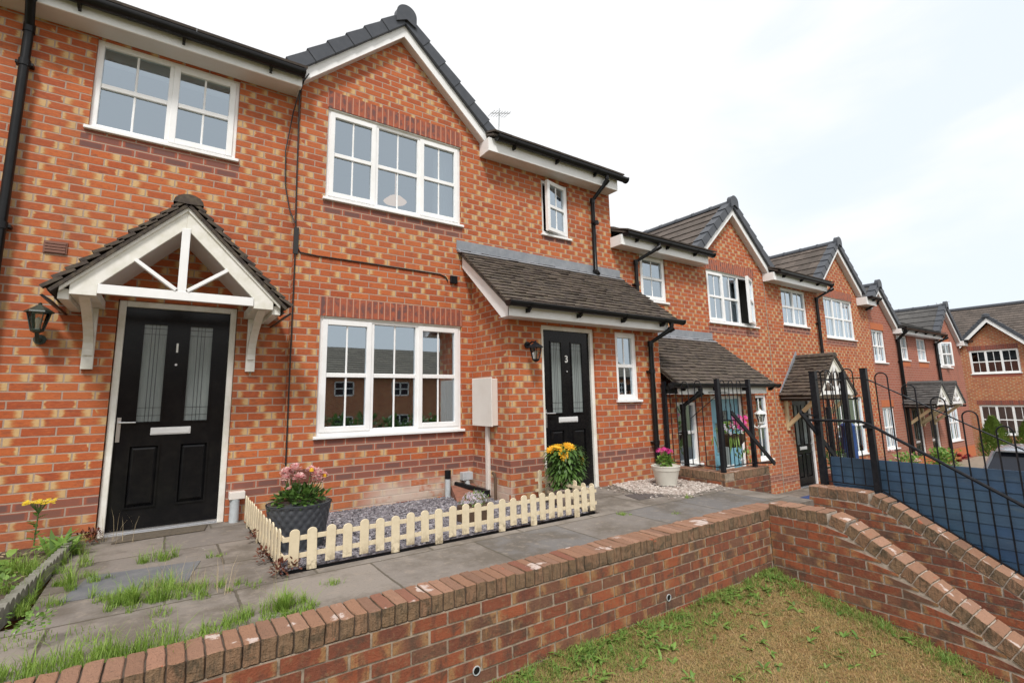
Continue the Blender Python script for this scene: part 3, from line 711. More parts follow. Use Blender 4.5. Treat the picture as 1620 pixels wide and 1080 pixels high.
def canopy(parent, F, uc, hw, za, drop, proj, zt, foot=None, mat='mosstile', brk='cream_upvc', tw=.165, gauge=.10, yel=False, tie=True):
    """gabled door hood: za outer apex of the board, drop to its feet, zt underside of box"""
    sl = drop / hw; d1 = proj; th = math.atan(sl); cs, sn = math.cos(th), math.sin(th)
    c = MB(); bw = .125
    # front board: chevron with box feet
    t = bw / cs
    iw = hw - .17
    c.prism(F, [(uc, za), (uc - hw, za - drop), (uc - hw, zt), (uc - iw, zt), (uc - iw, za - sl * iw - t), (uc, za - t)], d1 - .03, d1)
    c.prism(F, [(uc, za), (uc, za - t), (uc + iw, za - sl * iw - t), (uc + iw, zt), (uc + hw, zt), (uc + hw, za - drop)], d1 - .03, d1)
    # thin upper board
    e = .045
    c.prism(F, [(uc, za + .02), (uc - hw - .06, za - drop - .035), (uc - hw - .06, za - drop - .035 - e), (uc, za + .02 - e)], d1 - .02, d1 + .018)
    c.prism(F, [(uc, za + .02), (uc, za + .02 - e), (uc + hw + .06, za - drop - .035 - e), (uc + hw + .06, za - drop - .035)], d1 - .02, d1 + .018)
    # side boxes back to the wall
    for s in (-1, 1):
        a, b = (uc - hw + .002, uc - iw - .002) if s < 0 else (uc + iw + .002, uc + hw - .002)
        c.box(F, a, b, .002, d1 - .031, zt + .002, za - drop - .02)
        a2, b2 = (uc - hw - .07, uc - hw + .001) if s < 0 else (uc + hw - .001, uc + hw + .07)
        c.box(F, a2, b2, .004, d1 - .033, za - drop - .135, za - drop - .05)
    o = c.build('door_canopy', M[brk], parent, bevel=.003)
    k = MB()
    if tie:
        zb = zt + .055
        k.box(F, uc - iw + .001, uc + iw - .001, d1 - .028, d1 + .012, zb - .035, zb + .042)
        k.box(F, uc - .032, uc + .032, d1 - .026, d1 + .006, zb + .042, za - t - .002)
        for s in (-1, 1):
            p = F.p(uc + s * .04, d1 - .012, zb + .05); q_ = iw * .60; q = F.p(uc + s * q_, d1 - .012, za - sl * q_ - t + .01)
            k.beam(p, q, .03, .062, up=F.N)
        k.build('truss', M['upvc'], o, bevel=.002)
    so = MB()
    for s in (-1, 1):
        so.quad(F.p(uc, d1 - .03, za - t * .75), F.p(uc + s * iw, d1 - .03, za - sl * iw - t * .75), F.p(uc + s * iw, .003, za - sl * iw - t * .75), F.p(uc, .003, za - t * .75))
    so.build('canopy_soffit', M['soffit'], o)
    if foot is not None:
        for s in (-1, 1):
            b = MB()
            u = uc + s * (hw - .085) ; w = .042
            b.box(F, u - w, u + w, .002, .045, foot, zt - .001)
            if yel:
                b.beam(F.p(u, .04, foot + .1), F.p(u, d1 - .08, zt - .03), .07, .07, up=F.U)
            else:
                n = 8; pr = []
                for i in range(n + 1):
                    f = i / n; pr.append((.045 + (d1 - .14) * (f ** 2.2), foot + .12 + (zt - foot - .12) * f))
                for i in range(n):
                    (a0, z0), (a1, z1) = pr[i], pr[i + 1]; wi = .035
                    b.hexa([F.p(u - wi, a0 - .04, z0), F.p(u + wi, a0 - .04, z0), F.p(u + wi, a0 + .02, z0), F.p(u - wi, a0 + .02, z0), F.p(u - wi, a1 - .06, z1), F.p(u + wi, a1 - .06, z1), F.p(u + wi, a1 + .02, z1), F.p(u - wi, a1 + .02, z1)])
            b.build('bracket', M['yelwood'] if yel else M['cream_upvc'], o)
    rf = MB(); Ls = (hw + .13) / cs
    for s in (-1, 1):
        O = F.p(uc + s * (hw + .13), .004, za - sl * (hw + .13) + .055)
        tile_roof(rf, O, F.N, (F.U * (-s) * cs + Vector((0, 0, sn))), d1 + .04, Ls, tw, gauge, .027, .006)
    rf.build('canopy_tiles', M[mat], o, rnd=True)
    rd = MB(); r = .11; seg = 8; rd.cr = .4
    for j in range(3):
        a0 = (d1 + .05) * j / 3; a1 = (d1 + .05) * (j + 1) / 3
        vs = []
        for dd, rr in ((a0, r), (a1, r * 1.04)): vs += [F.p(uc + rr * math.cos(math.pi * i / seg), dd, za + .035 + rr * .75 * math.sin(math.pi * i / seg)) for i in range(seg + 1)]
        vs += [F.p(uc, a1, za + .03)]
        rd.add(vs, [(i, i + 1, seg + 2 + i, seg + 1 + i) for i in range(seg)] + [(seg + 1 + i, seg + 2 + i, 2 * seg + 2) for i in range(seg)])
    rd.build('canopy_ridge', M[mat], o, rnd=True)
    gt = MB()
    for s in (-1, 1):
        u = uc + s * (hw + .145); z = za - sl * (hw + .13) + .015
        gt = MB(); gt.prism(F, [(u, z), (u + s * .015, z - .01), (u - s * .05, z - .055), (u - s * .062, z - .045)], .01, d1 + .04)
        gt.build('drip_trim', M['black'], o)
    return o
M['yelwood'] = simple('yellowed_bracket', (.62, .50, .30), .5)

def lantern(F, u, z, d, scale=1, mat='greenlamp', up=True, label='', down=False, loc=None):
    p0 = F.p(u, .0, z); t = thing('wall_lantern', p0, label, 'wall light')
    s = scale; c = F.p(u, d, z)
    a = MB(); q = F.p(u, 0, z); arm = F.p(u, .03, z - (.13 if not down else -.02) * s)
    if down: zz = z + .12 * s
    else: zz = z - .15 * s
    a.tube([F.p(u, .002, zz), F.p(u, .02, zz)], .045 * s, 14)
    if down: a.tube([F.p(u, .02, zz), F.p(u, d * .6, zz + .035 * s), F.p(u, d, zz + .02 * s), F.p(u, d, z + .08 * s)], .011 * s, 8)
    else: a.tube([F.p(u, .02, zz), F.p(u, d * .6, zz - .03 * s), F.p(u, d, z - .10 * s)], .016 * s, 8)
    a.build('lamp_arm', M[mat], t, smooth=True)
    b = MB(); b.lathe(c, [(.105 * s, .07 * s), (.10 * s, .082 * s), (.055 * s, .115 * s), (.025 * s, .135 * s), (.012 * s, .145 * s), (.016 * s, .155 * s), (.0, .165 * s)], 6)
    b.lathe(c, [(.0, -.115 * s), (.02 * s, -.11 * s), (.045 * s, -.095 * s), (.05 * s, -.08 * s), (.045 * s, -.075 * s)], 6)
    for k in range(6):
        g = k * math.pi / 3; e0 = c + Vector((math.cos(g) * .046 * s, math.sin(g) * .046 * s, -.08 * s)); e1 = c + Vector((math.cos(g) * .082 * s, math.sin(g) * .082 * s, .072 * s)); b.tube([e0, e1], .0045 * s, 5)
    b.build('lamp_body', M[mat], t)
    g = MB(); g.lathe(c, [(.042 * s, -.078 * s), (.078 * s, .07 * s)], 6); g.build('lamp_glass', M['lampglass'], t)
    h = MB(); h.lathe(c, [(.012 * s, -.08 * s), (.014 * s, -.03 * s), (.022 * s, 0), (.02 * s, .02 * s), (0, .035 * s)], 10); h.build('bulb', M['white'], t, smooth=True)
    return t

# ================================================================== HOUSES
# ---- house one (left)
H1 = thing('terraced_house', (-1.5, .1, -.25), 'brick house at the left edge with white gabled hood over door number 1', 'house', 'terraced houses in the row')
F1 = FY(.1)
panel('front_wall', F1, [(-6, -1), (1.06, -1), (1.06, 4.45), (-6, 4.45)], [(-.785, .441, 3.445, 4.404), (-.425, .56, -.26, 1.865)], M['brick1'], H1)
shell(H1, -6, 1.0, .12, 9, -1, 4.5, M['brick1'])
window(H1, F1, -.785, .441, 3.445, 4.404, n=2, sash=(1,), blind=.17)
door(H1, F1, -.418, .556, -.262, 1.862, number='1', handle='L', d=-.045, label='glossy black door numbered 1 with two leaded glass panels')
eaves(H1, -6, 1.03, -.15, 4.407, 4.555, .1, gz=4.545)
main_roof(H1, -6, 1.06, -.24, 4.56)
downpipe(H1, [(-1.22, -.2, 4.50), (-1.22, -.2, 4.44), (-1.25, .03, 4.25), (-1.25, .03, -.2)], .036, clips=(3.9, 2.4, 1.0))
canopy(H1, F1, .05, .735, 2.60, .75, .70, 1.755, foot=1.21)
v = MB()
v.box(F1, -.985, -.825, .0, .012, 2.225, 2.335)
for k in range(4): v.box(F1, -.975, -.835, .012, .020, 2.232 + k * .026, 2.250 + k * .026)
v.build('wall_vent', M['vent'], H1)
lantern(F1, -.93, 1.60, .16, .95, label='black lantern on the brickwork left of the white door hood')
ob = MB(); ob.box(F1, .58, .72, .01, .10, -.035, .035); ob.build('grey_junction_box', M['meter'], H1, bevel=.004)
ob = MB(); ob.tube([F1.p(.635, .06, -.035), F1.p(.635, .06, -.26)], .042, 12); ob.build('waste_pipe', M['conduit'], H1, smooth=True)

# ---- house three (centre)
H3 = thing('terraced_house', (3.5, 0, -.25), 'middle brick house with grey verged gable and lean-to porch over door number 3', 'house', 'terraced houses in the row')
F3 = FY(0)
gw = (1.365, 3.165, .491, 1.841); uw = (1.365, 3.165, 3.192, 4.354); sw = (4.585, 5.135, 3.335, 4.25)
panel('front_wall', F3, [(1.06, -1), (6.08, -1), (6.08, 4.33), (3.72, 4.33), (2.26, 5.64), (1.06, 4.56)], [gw, uw, sw], M['brick3'], H3, back=.1)
shell(H3, 1.08, 6.08, .12, 9, -1, 4.5, M['brick3'])
window(H3, F3, *gw, n=3, sash=(0, 2), glass='glassdark', mid=.50, room='room', curt=((1.30, 1.50), (2.92, 3.20)), roomd=2.2, label='three-light ground floor window reflecting the houses opposite')
window(H3, F3, *uw, n=3, sash=(0, 2), curt=((2.85, 3.16),), lamp=(2.615, 3.80), roomd=2.2)
window(H3, F3, *sw, n=1, opened={0: (.22, 'R')}, room='roomdark', label='narrow upstairs window standing slightly open')
lintel(H3, F3, 1.365, 3.165, 1.841); lintel(H3, F3, 1.365, 3.165, 4.354)
headtrim(H3, F3, 1.37, 3.16, 1.841); headtrim(H3, F3, 1.37, 3.16, 4.354)
gable_trim(H3, 2.26, 5.77, 1.31, -.12, leftcut=.10)
eaves(H3, 3.47, 6.03, -.25, 4.295, 4.49, 0, gx0=3.58, gx1=6.17, gz=4.50)
main_roof(H3, 3.5, 6.1, -.34, 4.52)
main_roof(H3, 1.08, 3.5, .6, 4.8)
downpipe(H3, [(5.71, -.315, 4.46), (5.71, -.315, 4.36), (5.62, -.06, 4.10), (5.62, -.06, 2.90), (5.62, -.12, 2.84)], .034, clips=(3.7,))
ce = MB()
ce.tube([(1.10, -.14, 4.60), (1.05, -.13, 4.50), (1.035, -.012, 4.40), (1.05, -.012, 3.2), (1.068, -.012, 2.56), (1.072, -.012, 1.2), (1.076, -.012, .20), (1.09, -.012, .12)], .008, 6)
ce.tube([(1.0, -.16, 4.62), (1.03, -.10, 4.45), (.99, .06, 4.2), (.93, .075, 3.7), (.945, .07, 3.3), (1.0, .06, 3.02), (1.05, -.012, 2.85)], .007, 6)
ce.tube([(1.075, -.012, 2.60), (1.12, -.012, 2.525), (1.3, -.010, 2.512), (2.0, -.010, 2.508), (2.84, -.010, 2.50), (2.93, -.012, 2.47), (2.955, -.012, 2.42)], .008, 6)
ce.box(F3, 1.045, 1.095, .001, .022, 2.50, 2.80)
ce.build('wall_cable', M['cable'], H3, smooth=True)
ob = MB(); ob.box(F3, 2.99, 3.09, .001, .035, 2.40, 2.50); ob.build('sensor_box', M['black'], H3, bevel=.004)
ab = MB()
for (a, b, c, d_) in ((1.125, 1.345, .062, .20),):
    ab.box(F3, a, b, -.006, .006, c, d_)
    for k in range(8): ab.box(F3, a + .01, b - .01, .006, .010, c + .008 + k * .0165, c + .017 + k * .0165)
ab.build('air_brick', M['terracotta'], H3)
ab = MB(); ab.box(F3, 2.29, 2.51, -.006, .007, -.335, -.265)
for k in range(4): ab.box(F3, 2.3, 2.5, .007, .010, -.325 + k * .016, -.317 + k * .016)
ab.build('air_brick', M['terracotta'], H3)
# lean-to porch of house three
def porch(H, x0, x1, yf, dz, mats, holes, gx0, gx1, rx0, rx1, bargel=True, ztop=1.84):
    Fp = FY(yf)
    panel('porch_wall', Fp, [(x0, -1.6), (x1, -1.6), (x1, ztop + dz), (x0, ztop + dz)], holes, mats, H)
    Fs = FX(x0); panel('porch_side_wall', Fs, [(0.003, -1.6), (-yf, -1.6), (-yf, ztop + dz), (0.003, 2.62 + dz)], [], mats, H)
    mb = MB(); mb.quad((x1, 0, -1.6), (x1, yf, -1.6), (x1, yf, ztop + dz), (x1, 0, 2.62 + dz)); mb.build('porch_side_wall', mats, H)
    rf = MB(); S = Vector((0, 1.09, .875)); tile_roof(rf, (rx0, -1.13, 1.955 + dz), (1, 0, 0), S, rx1 - rx0, S.length + .02, .165, .087, .019, .005); 
    rf.build('porch_roof', M['mosstile'], H, rnd=True)
    fl = MB(); fl.box(Fp, 0, 0, 0, 0, 0, 0); fl = MB(); fl.box(FY(0), rx0 - .03, rx1 + .03, .002, .008, 2.86 + dz, 3.01 + dz)
    fl.hexa([Vector(p) for p in ((rx0 - .02, -.006, 2.84 + dz), (rx1 + .02, -.006, 2.84 + dz), (rx1 + .02, -.10, 2.81 + dz), (rx0 - .02, -.10, 2.81 + dz), (rx0 - .02, -.006, 2.885 + dz), (rx1 + .02, -.006, 2.885 + dz), (rx1 + .02, -.12, 2.815 + dz), (rx0 - .02, -.12, 2.815 + dz))])
    fl.build('lead_flashing', M['lead'], H, bevel=.003)
    fa = MB(); fa.box(W, rx0 + .05, x1 - .06, -1.08, -1.06, 1.825 + dz, 1.95 + dz)
    fa.box(W, x1 - .078, x1 - .06, -1.058, yf - .003, 1.825 + dz, 1.95 + dz); fa.build('fascia', M['upvc'], H, bevel=.003)
    so = MB(); so.box(W, rx0 + .07, x1 - .08, -1.058, yf - .003, 1.832 + dz, 1.842 + dz); so.build('soffit', M['soffit'], H)
    if bargel:
        bb = MB(); Fb = FX(rx0 + .05); k = .80
        bb.prism(Fb, [(.02, 2.80 + dz), (1.082, 2.80 - 1.062 * k + dz), (1.082, 1.825 + dz), (.93, 1.825 + dz), (.02, 2.80 - .17 + dz)], -.016, 0.); bb.build('bargeboard', M['upvc'], H)
        ss_ = MB(); ss_.quad((rx0 + .067, -.02, 2.64 + dz), (rx0 + .067, -.93, 1.835 + dz), (x0, -.93, 1.835 + dz), (x0, -.02, 2.64 + dz)); ss_.build('verge_soffit', M['soffit'], H)
    gutter(H, gx0, gx1, -1.155, 1.975 + dz, .05)
porch(H3, 3.325, 6.07, -.837, 0, M['brick3'], [(3.83, 4.745, -.26, 1.805), (5.14, 5.585, .815, 1.795)], 3.12, 6.24, 3.12, 6.22)
FP = FY(-.837)
door(H3, FP, 3.832, 4.743, -.262, 1.803, number='3', handle='L', d=-.045, label='glossy black door numbered 3 inside the lean-to porch')
window(H3, FP, 5.14, 5.585, .815, 1.795, n=1, sash=(), glass='glassdark', label='narrow white window beside door number 3', fr=.075)
downpipe(H3, [(5.98, -1.155, 1.93), (5.98, -1.155, 1.85), (5.81, -.90, 1.66), (5.81, -.90, -.2)], .036, clips=(1.25, .25))
mtr = MB(); FS = FX(3.325)
mtr.box(FS, .17, .60, .001, .085, .575, 1.135); mtr.box(FS, .155, .615, .085, .10, .565, 1.15)
mtr.build('meter_box', M['meter'], H3, bevel=.006)
ob = MB(); ob.box(FS, .36, .42, .001, .04, -.25, .574); ob.build('meter_conduit', M['meter'], H3, bevel=.004)
ob = MB(); ob.tube([(2.93, -.06, -.36), (2.93, -.06, -.06)], .034, 12); ob.cm = 1; ob.tube([(2.93, -.06, -.06), (2.93, -.06, .04)], .038, 12); ob.build('standpipe', [M['conduit'], M['black']], H3, smooth=True)
ob = MB(); ob.box(F3, 3.13, 3.27, .002, .09, -.10, -.005); ob.tube([(3.20, -.05, -.1), (3.22, -.08, -.26), (3.15, -.14, -.30)], .035, 10); ob.build('grey_gully_pipe', M['conduit'], H3, bevel=.003)
ob = MB(); ob.tube([(3.30, -.50, .02), (3.27, -.58, .02), (3.27, -.60, -.02), (3.27, -.60, -.3)], .018, 8); ob.build('copper_overflow', M['wood'], H3, smooth=True)
DS = thing('drain_surround', (3.1, -.25, -.28), 'sloping red-brown tiles and black channel around the drain in the porch corner', 'drain')
mb = MB(); mb.hexa([Vector(p) for p in ((2.86, -.42, -.30), (3.28, -.46, -.30), (3.30, -.05, -.30), (2.98, -.05, -.30), (2.86, -.42, -.262), (3.28, -.46, -.262), (3.30, -.05, -.15), (2.98, -.05, -.15))]); mb.build('sloping_tiles', M['quarry'], DS)
mb = MB(); mb.beam((3.05, -.03, -.13), (3.29, -.40, -.20), .05, .04); mb.tube([(3.26, -.40, -.28), (3.26, -.40, -.18)], .055, 12); mb.build('drain_channel', M['black'], DS)
lantern(FP, 3.60, 1.42, .17, .92, 'iron', down=True, label='small black lantern on the porch corner left of door number 3')
ar = MB()   # aerial
ar.tube([(4.80, 1.5, 5.2), (4.86, 1.5, 6.32)], .012, 6); ar.tube([(4.66, 1.5, 6.16), (5.06, 1.44, 6.26)], .008, 5)
for k in range(7): x = 4.68 + k * .06; ar.tube([(x, 1.38, 6.165 + k * .015), (x, 1.62, 6.165 + k * .015)], .005, 4)
ar.build('tv_aerial', M['conduit'], H3)

# ---- house five
H5 = thing('terraced_house', (8.5, 0, -1.15), 'brick house third along the row with pale blue front door and open gable window', 'house', 'terraced houses in the row')
g5 = (8.74, 10.48, 2.29, 3.39); w5 = (6.77, 7.475, 2.53, 3.40); n5 = (10.09, 10.56, -.45, .885)
x5 = 9.68; za5 = 5.77 + dz5
panel('front_wall', F3, [(6.081, -2), (10.9, -2), (10.9, 3.39), (11.03, 3.39), (11.03, za5 - .13 - 1.35 * .9), (x5, za5 - .13), (8.25, 3.39), (6.081, 3.39)] if False else [(6.081, -2), (10.9, -2), (10.9, 3.55), (x5, za5 - .13), (8.3, 3.43), (6.081, 3.43)], [g5, w5, n5], M['brick5'], H5)
shell(H5, 6.1, 10.88, .12, 9, -2, 3.5, M['brick5'])
window(H5, F3, *g5, n=3, sash=(0,), opened={2: (.36, 'R')}, curt=((8.75, 9.3),), blind=.01, label='upstairs window with its right casement swung wide open')
window(H5, F3, *w5, n=1, sash=(0,), curt=((6.8, 7.0),))
window(H5, F3, *n5, n=1)
lintel(H5, F3, g5[0], g5[1], 3.39); headtrim(H5, F3, g5[0], g5[1], 3.39)
gable_trim(H5, x5, za5, 1.28, -.12)
eaves(H5, 6.05, 8.46, -.25, 3.375, 3.55, 0, gx0=6.10, gx1=8.52, gz=3.56)
main_roof(H5, 6.1, 8.6, -.34, 3.58); main_roof(H5, 8.6, 10.9, .6, 3.9)
dzp = -.915
porch(H5, 6.09, 8.6, -.837, dzp, M['brick5'], [(6.40, 6.90, -.16, .80), (7.27, 8.20, -1.13, .885)], 5.9, 8.78, 6.09, 8.75, bargel=False)
window(H5, FP, 6.40, 6.90, -.16, .80, n=1, glass='glassdark', curt=((6.75, 6.9),))
door(H5, FP, 7.27, 8.20, -1.13, .885, mat='bluedoor', handle='R', style='four', label='pale blue front door', framem='upvc')
downpipe(H5, [(6.92, -.315, 3.52), (6.92, -.315, 3.44), (6.60, -.06, 3.20), (6.60, -.06, 2.1)], .034, clips=(2.8,))
downpipe(H5, [(6.55, -1.155, 1.0), (6.55, -1.155, .93), (6.42, -.93, .74), (6.42, -.93, -1.1)], .038, clips=(.35,))
lantern(FP, 8.44, .50, .15, .95, 'white', label='white lantern on the wall to the right of the pale blue door')
lf = MB(); lf.box(FX(6.085), .85, 1.1, 0, .01, .9, 1.3); 

# ---- house seven
H7 = thing('terraced_house', (13.5, 0, -1.2), 'brick house fourth along with a timber bracketed door hood behind the railings', 'house', 'terraced houses in the row')
g7 = (13.73, 15.43, 2.265, 3.355); w7 = (11.62, 12.80, 2.44, 3.345); d7 = (11.60, 12.52, -1.17, .83); b7 = (13.72, 15.35, -.68, .79)
x7 = 14.62; za7 = 5.77 + dz7
panel('front_wall', F3, [(10.901, -2), (16.4, -2), (16.4, 3.37), (16.0, 3.37), (x7, za7 - .13), (13.3, 3.43), (10.901, 3.43)], [g7, w7, d7, b7], M['brick7'], H7)
shell(H7, 10.92, 16.4, .12, 9, -2, 3.5, M['brick7'])
window(H7, F3, *g7, n=3, curt=((13.8, 14.9),)); window(H7, F3, *w7, n=2, curt=((11.7, 12.1),)); window(H7, F3, *b7, n=2, glass='glassdark', curt=((13.8, 14.1), (15.0, 15.3)))
door(H7, F3, *d7, handle='R', label='black door under the bracketed hood', framem='upvc')
lintel(H7, F3, g7[0], g7[1], 3.355); headtrim(H7, F3, g7[0], g7[1], 3.355)
gable_trim(H7, x7, za7, 1.22, -.12)
eaves(H7, 10.87, 13.42, -.25, 3.375, 3.55, 0, gx0=10.95, gx1=13.5, gz=3.56)
eaves(H7, 15.75, 16.4, -.25, 3.29, 3.50, 0, gx0=15.82, gx1=16.45, gz=3.50)
main_roof(H7, 10.9, 13.6, -.34, 3.58); main_roof(H7, 13.6, 16.4, .6, 3.9)
canopy(H7, F3, 12.02, .80, 1.66, .75, .75, .85, foot=.12, yel=True)
downpipe(H7, [(13.5, -.315, 3.52), (13.5, -.315, 3.44), (13.22, -.06, 3.22), (13.22, -.06, -1.1)], .036, clips=(2.6, 1.2))
jt = MB(); jt.box(F3, 10.885, 10.915, .0, .004, -1.3, 3.40); jt.build('movement_joint', M['mortar'], H7)
ft = MB(); c0 = F3.p(11.10, .004, .93); c1 = F3.p(12.0, .004, 1.80); ft.hexa([c0 + Vector((0, -.02, 0)), c0 + Vector((.12, -.02, 0)), c1 + Vector((0, -.02, -.07)), c1 + Vector((0, -.02, .07)), c0 - Vector((0, -.001, 0)), c0 + Vector((.12, .001, 0)), c1 + Vector((0, .001, -.07)), c1 + Vector((0, .001, .07))]); ft.build('lead_flashing', M['lead'], H7)

# ---- houses nine and eleven (dark red brick)
H9 = thing('terraced_house', (18.4, 0, -1.4), 'dark red brick house next to the orange brick row, its gable half hidden', 'house', 'terraced houses in the row')
H11 = thing('terraced_house', (22.5, 0, -1.4), 'dark red brick house at the far end of the row with cream trimmed gable', 'house', 'terraced houses in the row')
def hood2(H, uc):
    canopy(H, F3, uc, .58, 1.10, .52, .75, .50, foot=-.15, mat='greytile', yel=True)
A9 = [(16.5, 17.40, 1.71, 2.68), (18.32, 19.22, 1.84, 2.63), (16.58, 17.42, -.69, .49), (18.75, 19.62, -1.45, .52)]
A11 = [(20.0, 20.86, 1.84, 2.62), (21.87, 23.31, 1.70, 2.64), (20.2, 21.02, -1.45, .46), (22.03, 23.2, -.80, .44)]
panel('front_wall', F3, [(16.401, -2.2), (19.8, -2.2), (19.8, 2.66), (18.3, 2.66), (17.02, 3.80), (16.401, 3.26)], A9, M['brick9'], H9)
panel('front_wall', F3, [(19.801, -2.2), (24.5, -2.2), (24.5, 2.62), (24.1, 2.75), (23.0, 3.74), (21.9, 2.75), (21.8, 2.66), (19.801, 2.66)], A11, M['brick9'], H11)
shell(H9, 16.42, 19.8, .12, 9, -2.2, 2.7, M['brick9']); shell(H11, 19.82, 24.5, .12, 9, -2.2, 2.7, M['brick9'])
window(H9, F3, *A9[0], n=2); window(H9, F3, *A9[1], n=2); window(H9, F3, *A9[2], n=2)
window(H11, F3, *A11[0], n=2); window(H11, F3, *A11[1], n=3, opened={1: (.5, 'L')}, label='far upstairs window with one casement open'); window(H11, F3, *A11[3], n=2, curt=((22.1, 22.6),))
door(H9, F3, *A9[3], mat='darkgreen', handle='L', framem='upvc'); door(H11, F3, *A11[2], mat='darkgreen', handle='L', framem='upvc')
hood2(H9, 18.8); hood2(H11, 20.1)
for H, u0, u1, z in ((H9, 16.5, 17.4, 2.68), (H11, 21.87, 23.31, 2.64), (H9, 16.58, 17.42, .49)): lintel(H, F3, u0, u1, z, 'orange', .2)
for H, u0, u1 in ((H9, 18.32, 19.22), (H11, 20.0, 20.86)):
    mb = MB(); mb.box(F3, u0, u1, -.01, .004, 1.68, 1.84); mb.build('brick_band', M['orange'], H)
for H, a, b in ((H9, 16.405, 19.79), (H11, 19.805, 24.49)):
    mb = MB(); mb.box(F3, a, b, -.02, .003, -1.4, -1.02); mb.build('brick_plinth', M['orange'], H)
gable_trim(H9, 17.02, 3.93, 1.16, -.12, leftcut=.56, tilemat='greytile', back=3.2)
gable_trim(H11, 23.0, 3.87, 1.25, -.12, tilemat='greytile', back=3.2)
eaves(H9, 18.1, 19.8, -.22, 2.64, 2.78, 0, gx0=18.15, gx1=19.8, gz=2.80); eaves(H11, 19.8, 21.85, -.22, 2.64, 2.78, 0, gx0=19.8, gx1=21.9, gz=2.80)
eaves(H11, 24.15, 24.6, -.22, 2.55, 2.72, 0, gx0=24.2, gx1=24.75, gz=2.74)
main_roof(H9, 18.15, 19.8, -.3, 2.82, 24, 3.4, 'greytile'); main_roof(H11, 19.8, 21.9, -.3, 2.82, 24, 3.4, 'greytile')
main_roof(H9, 16.45, 18.15, .6, 3.22, 24, 2.5, 'greytile'); main_roof(H11, 21.9, 24.5, .6, 3.22, 24, 2.5, 'greytile')
downpipe(H9, [(18.25, -.285, 2.76), (18.25, -.285, 2.70), (18.25, -.06, 2.45), (18.25, -.06, -1.3)], .045, clips=(1.8,))
downpipe(H11, [(21.95, -.285, 2.76), (21.95, -.285, 2.70), (21.65, -.06, 2.50), (21.65, -.06, -1.3)], .045, clips=(1.8,))
downpipe(H9, [(16.43, -.31, 3.47), (16.43, -.25, 3.36), (16.2, -.05, 3.2)], .028)

# ---- house thirteen (facing down the row)
H13 = thing('terraced_house', (33, 0, -2.3), 'mottled brick house across the end of the row with wide front gable, facing the camera', 'house')
FE = FX(33.)
u13 = (-1.63, .10, 1.69, 2.86); l13 = (-1.56, .20, -1.20, .22)
panel('front_wall', FE, [(-6, -3.2), (5, -3.2), (5, 3.0), (.52, 3.0), (-.75, 4.15), (-2.05, 2.85), (-6, 2.85)], [u13, l13], M['brick13'], H13)
window(H13, FE, *u13, n=3, room='roomdark', fr=.085, label='upper three-light window with dark blinds'); window(H13, FE, *l13, n=3, blind=1.35, fr=.085)
def lint2(F, u0, u1, z):
    mb = MB()
    n = int((u1 - u0) / .075)
    for k in range(n): mb.cr = R(); mb.box(F, u0 + k * .075 + .005, u0 + (k + 1) * .075 - .005, -.05, .006, z, z + .215)
    mb.build('lintel', M['soldbr'], H13, rnd=True)
M['soldbr'] = rndmat('soldier_brick', [(.30, .08, .05), (.18, .07, .06), (.26, .075, .05)], .85)
lint2(FE, -1.68, .15, 2.87); lint2(FE, -1.62, .25, .23)
mb = MB(); mb.box(FE, u13[0], u13[1], -.01, .005, 1.56, 1.685); mb.build('brick_band', M['soldbr'], H13)
# its gable trim, built in the facade's own frame
mb = MB(); uc, zc, sl = -.76, 4.40, 1.05; bh = .22
for s, ff in ((-1, 1.32), (1, 1.9)):
    mb.prism(FE, [(uc, zc), (uc + s * ff, zc - sl * ff), (uc + s * ff, zc - sl * ff - bh), (uc, zc - bh)], .22, .25)
mb.build('bargeboard', M['upvc'], H13)
vg = MB(); th = math.atan(sl); cs, sn = math.cos(th), math.sin(th)
for s, ff in ((-1, 1.32), (1, 1.9)):
    Ls = ff / cs + .1; n = int(Ls / .32)
    for i in range(n):
        s0, s1 = Ls * i / n, Ls * (i + 1) / n + .03
        q = lambda a, h, d: FE.p(uc + s * (a * cs + h * sn), d, zc - a * sn + h * cs)
        vg.hexa([q(s0, -.01, .27), q(s1, -.01, .28), q(s1, -.01, .05), q(s0, -.01, .05), q(s0, .12, .27), q(s1, .145, .28), q(s1, .145, .05), q(s0, .12, .05)])
vg.lathe(FE.p(uc, .2, zc + .08), [(0, .14), (.14, .1), (.15, -.05), (0, -.06)], 12)
vg.build('verge_cap', M['verge'], H13)
rf = MB()
for s, ff in ((-1, 1.4), (1, 1.98)):
    tile_roof(rf, FE.p(uc + s * ff, .2, zc - sl * ff + .07), -FE.N, FE.U * (-s) * cs + Vector((0, 0, sn)), 3.2, ff / cs, .3, .30, .024, .001)
tile_roof(rf, (33.06, 3.15, 3.04), (0, -1, 0), (4.3, 0, 2.55), 9.5, 4.65, .3, .28, .03, .001)
rf.build('main_roof', M['tile'], H13, rnd=True)
mb = MB(); mb.tube([(37.05, 3.2, 5.45), (37.05, -6.3, 5.45)], .12, 8); mb.build('ridge_tiles', M['verge'], H13)
mb = MB(); mb.quad((33, 6, -3.2), (41, 6, -3.2), (41, 6, 2.85), (33, 6, 2.85)); mb.quad((33, 3.1, 2.85), (41.3, 3.1, 2.85), (37.05, 3.1, 5.3), (37.05, 3.1, 5.3)); mb.quad((37.05, 3.2, 5.4), (37.05, -6.3, 5.4), (41.4, -6.3, 2.85), (41.4, 3.2, 2.85)); mb.build('side_wall', M['brick13'], H13)
ar = MB(); ar.tube([(36.8, 3.5, 5.0), (36.8, 3.5, 6.0)], .02, 5); ar.tube([(36.8, 4.3, 5.75), (36.8, 2.9, 5.98)], .015, 5)
for k in range(10): y = 4.2 - k * .13; ar.tube([(36.6, y, 5.77 + k * .021), (37.0, y, 5.77 + k * .021)], .01, 4)
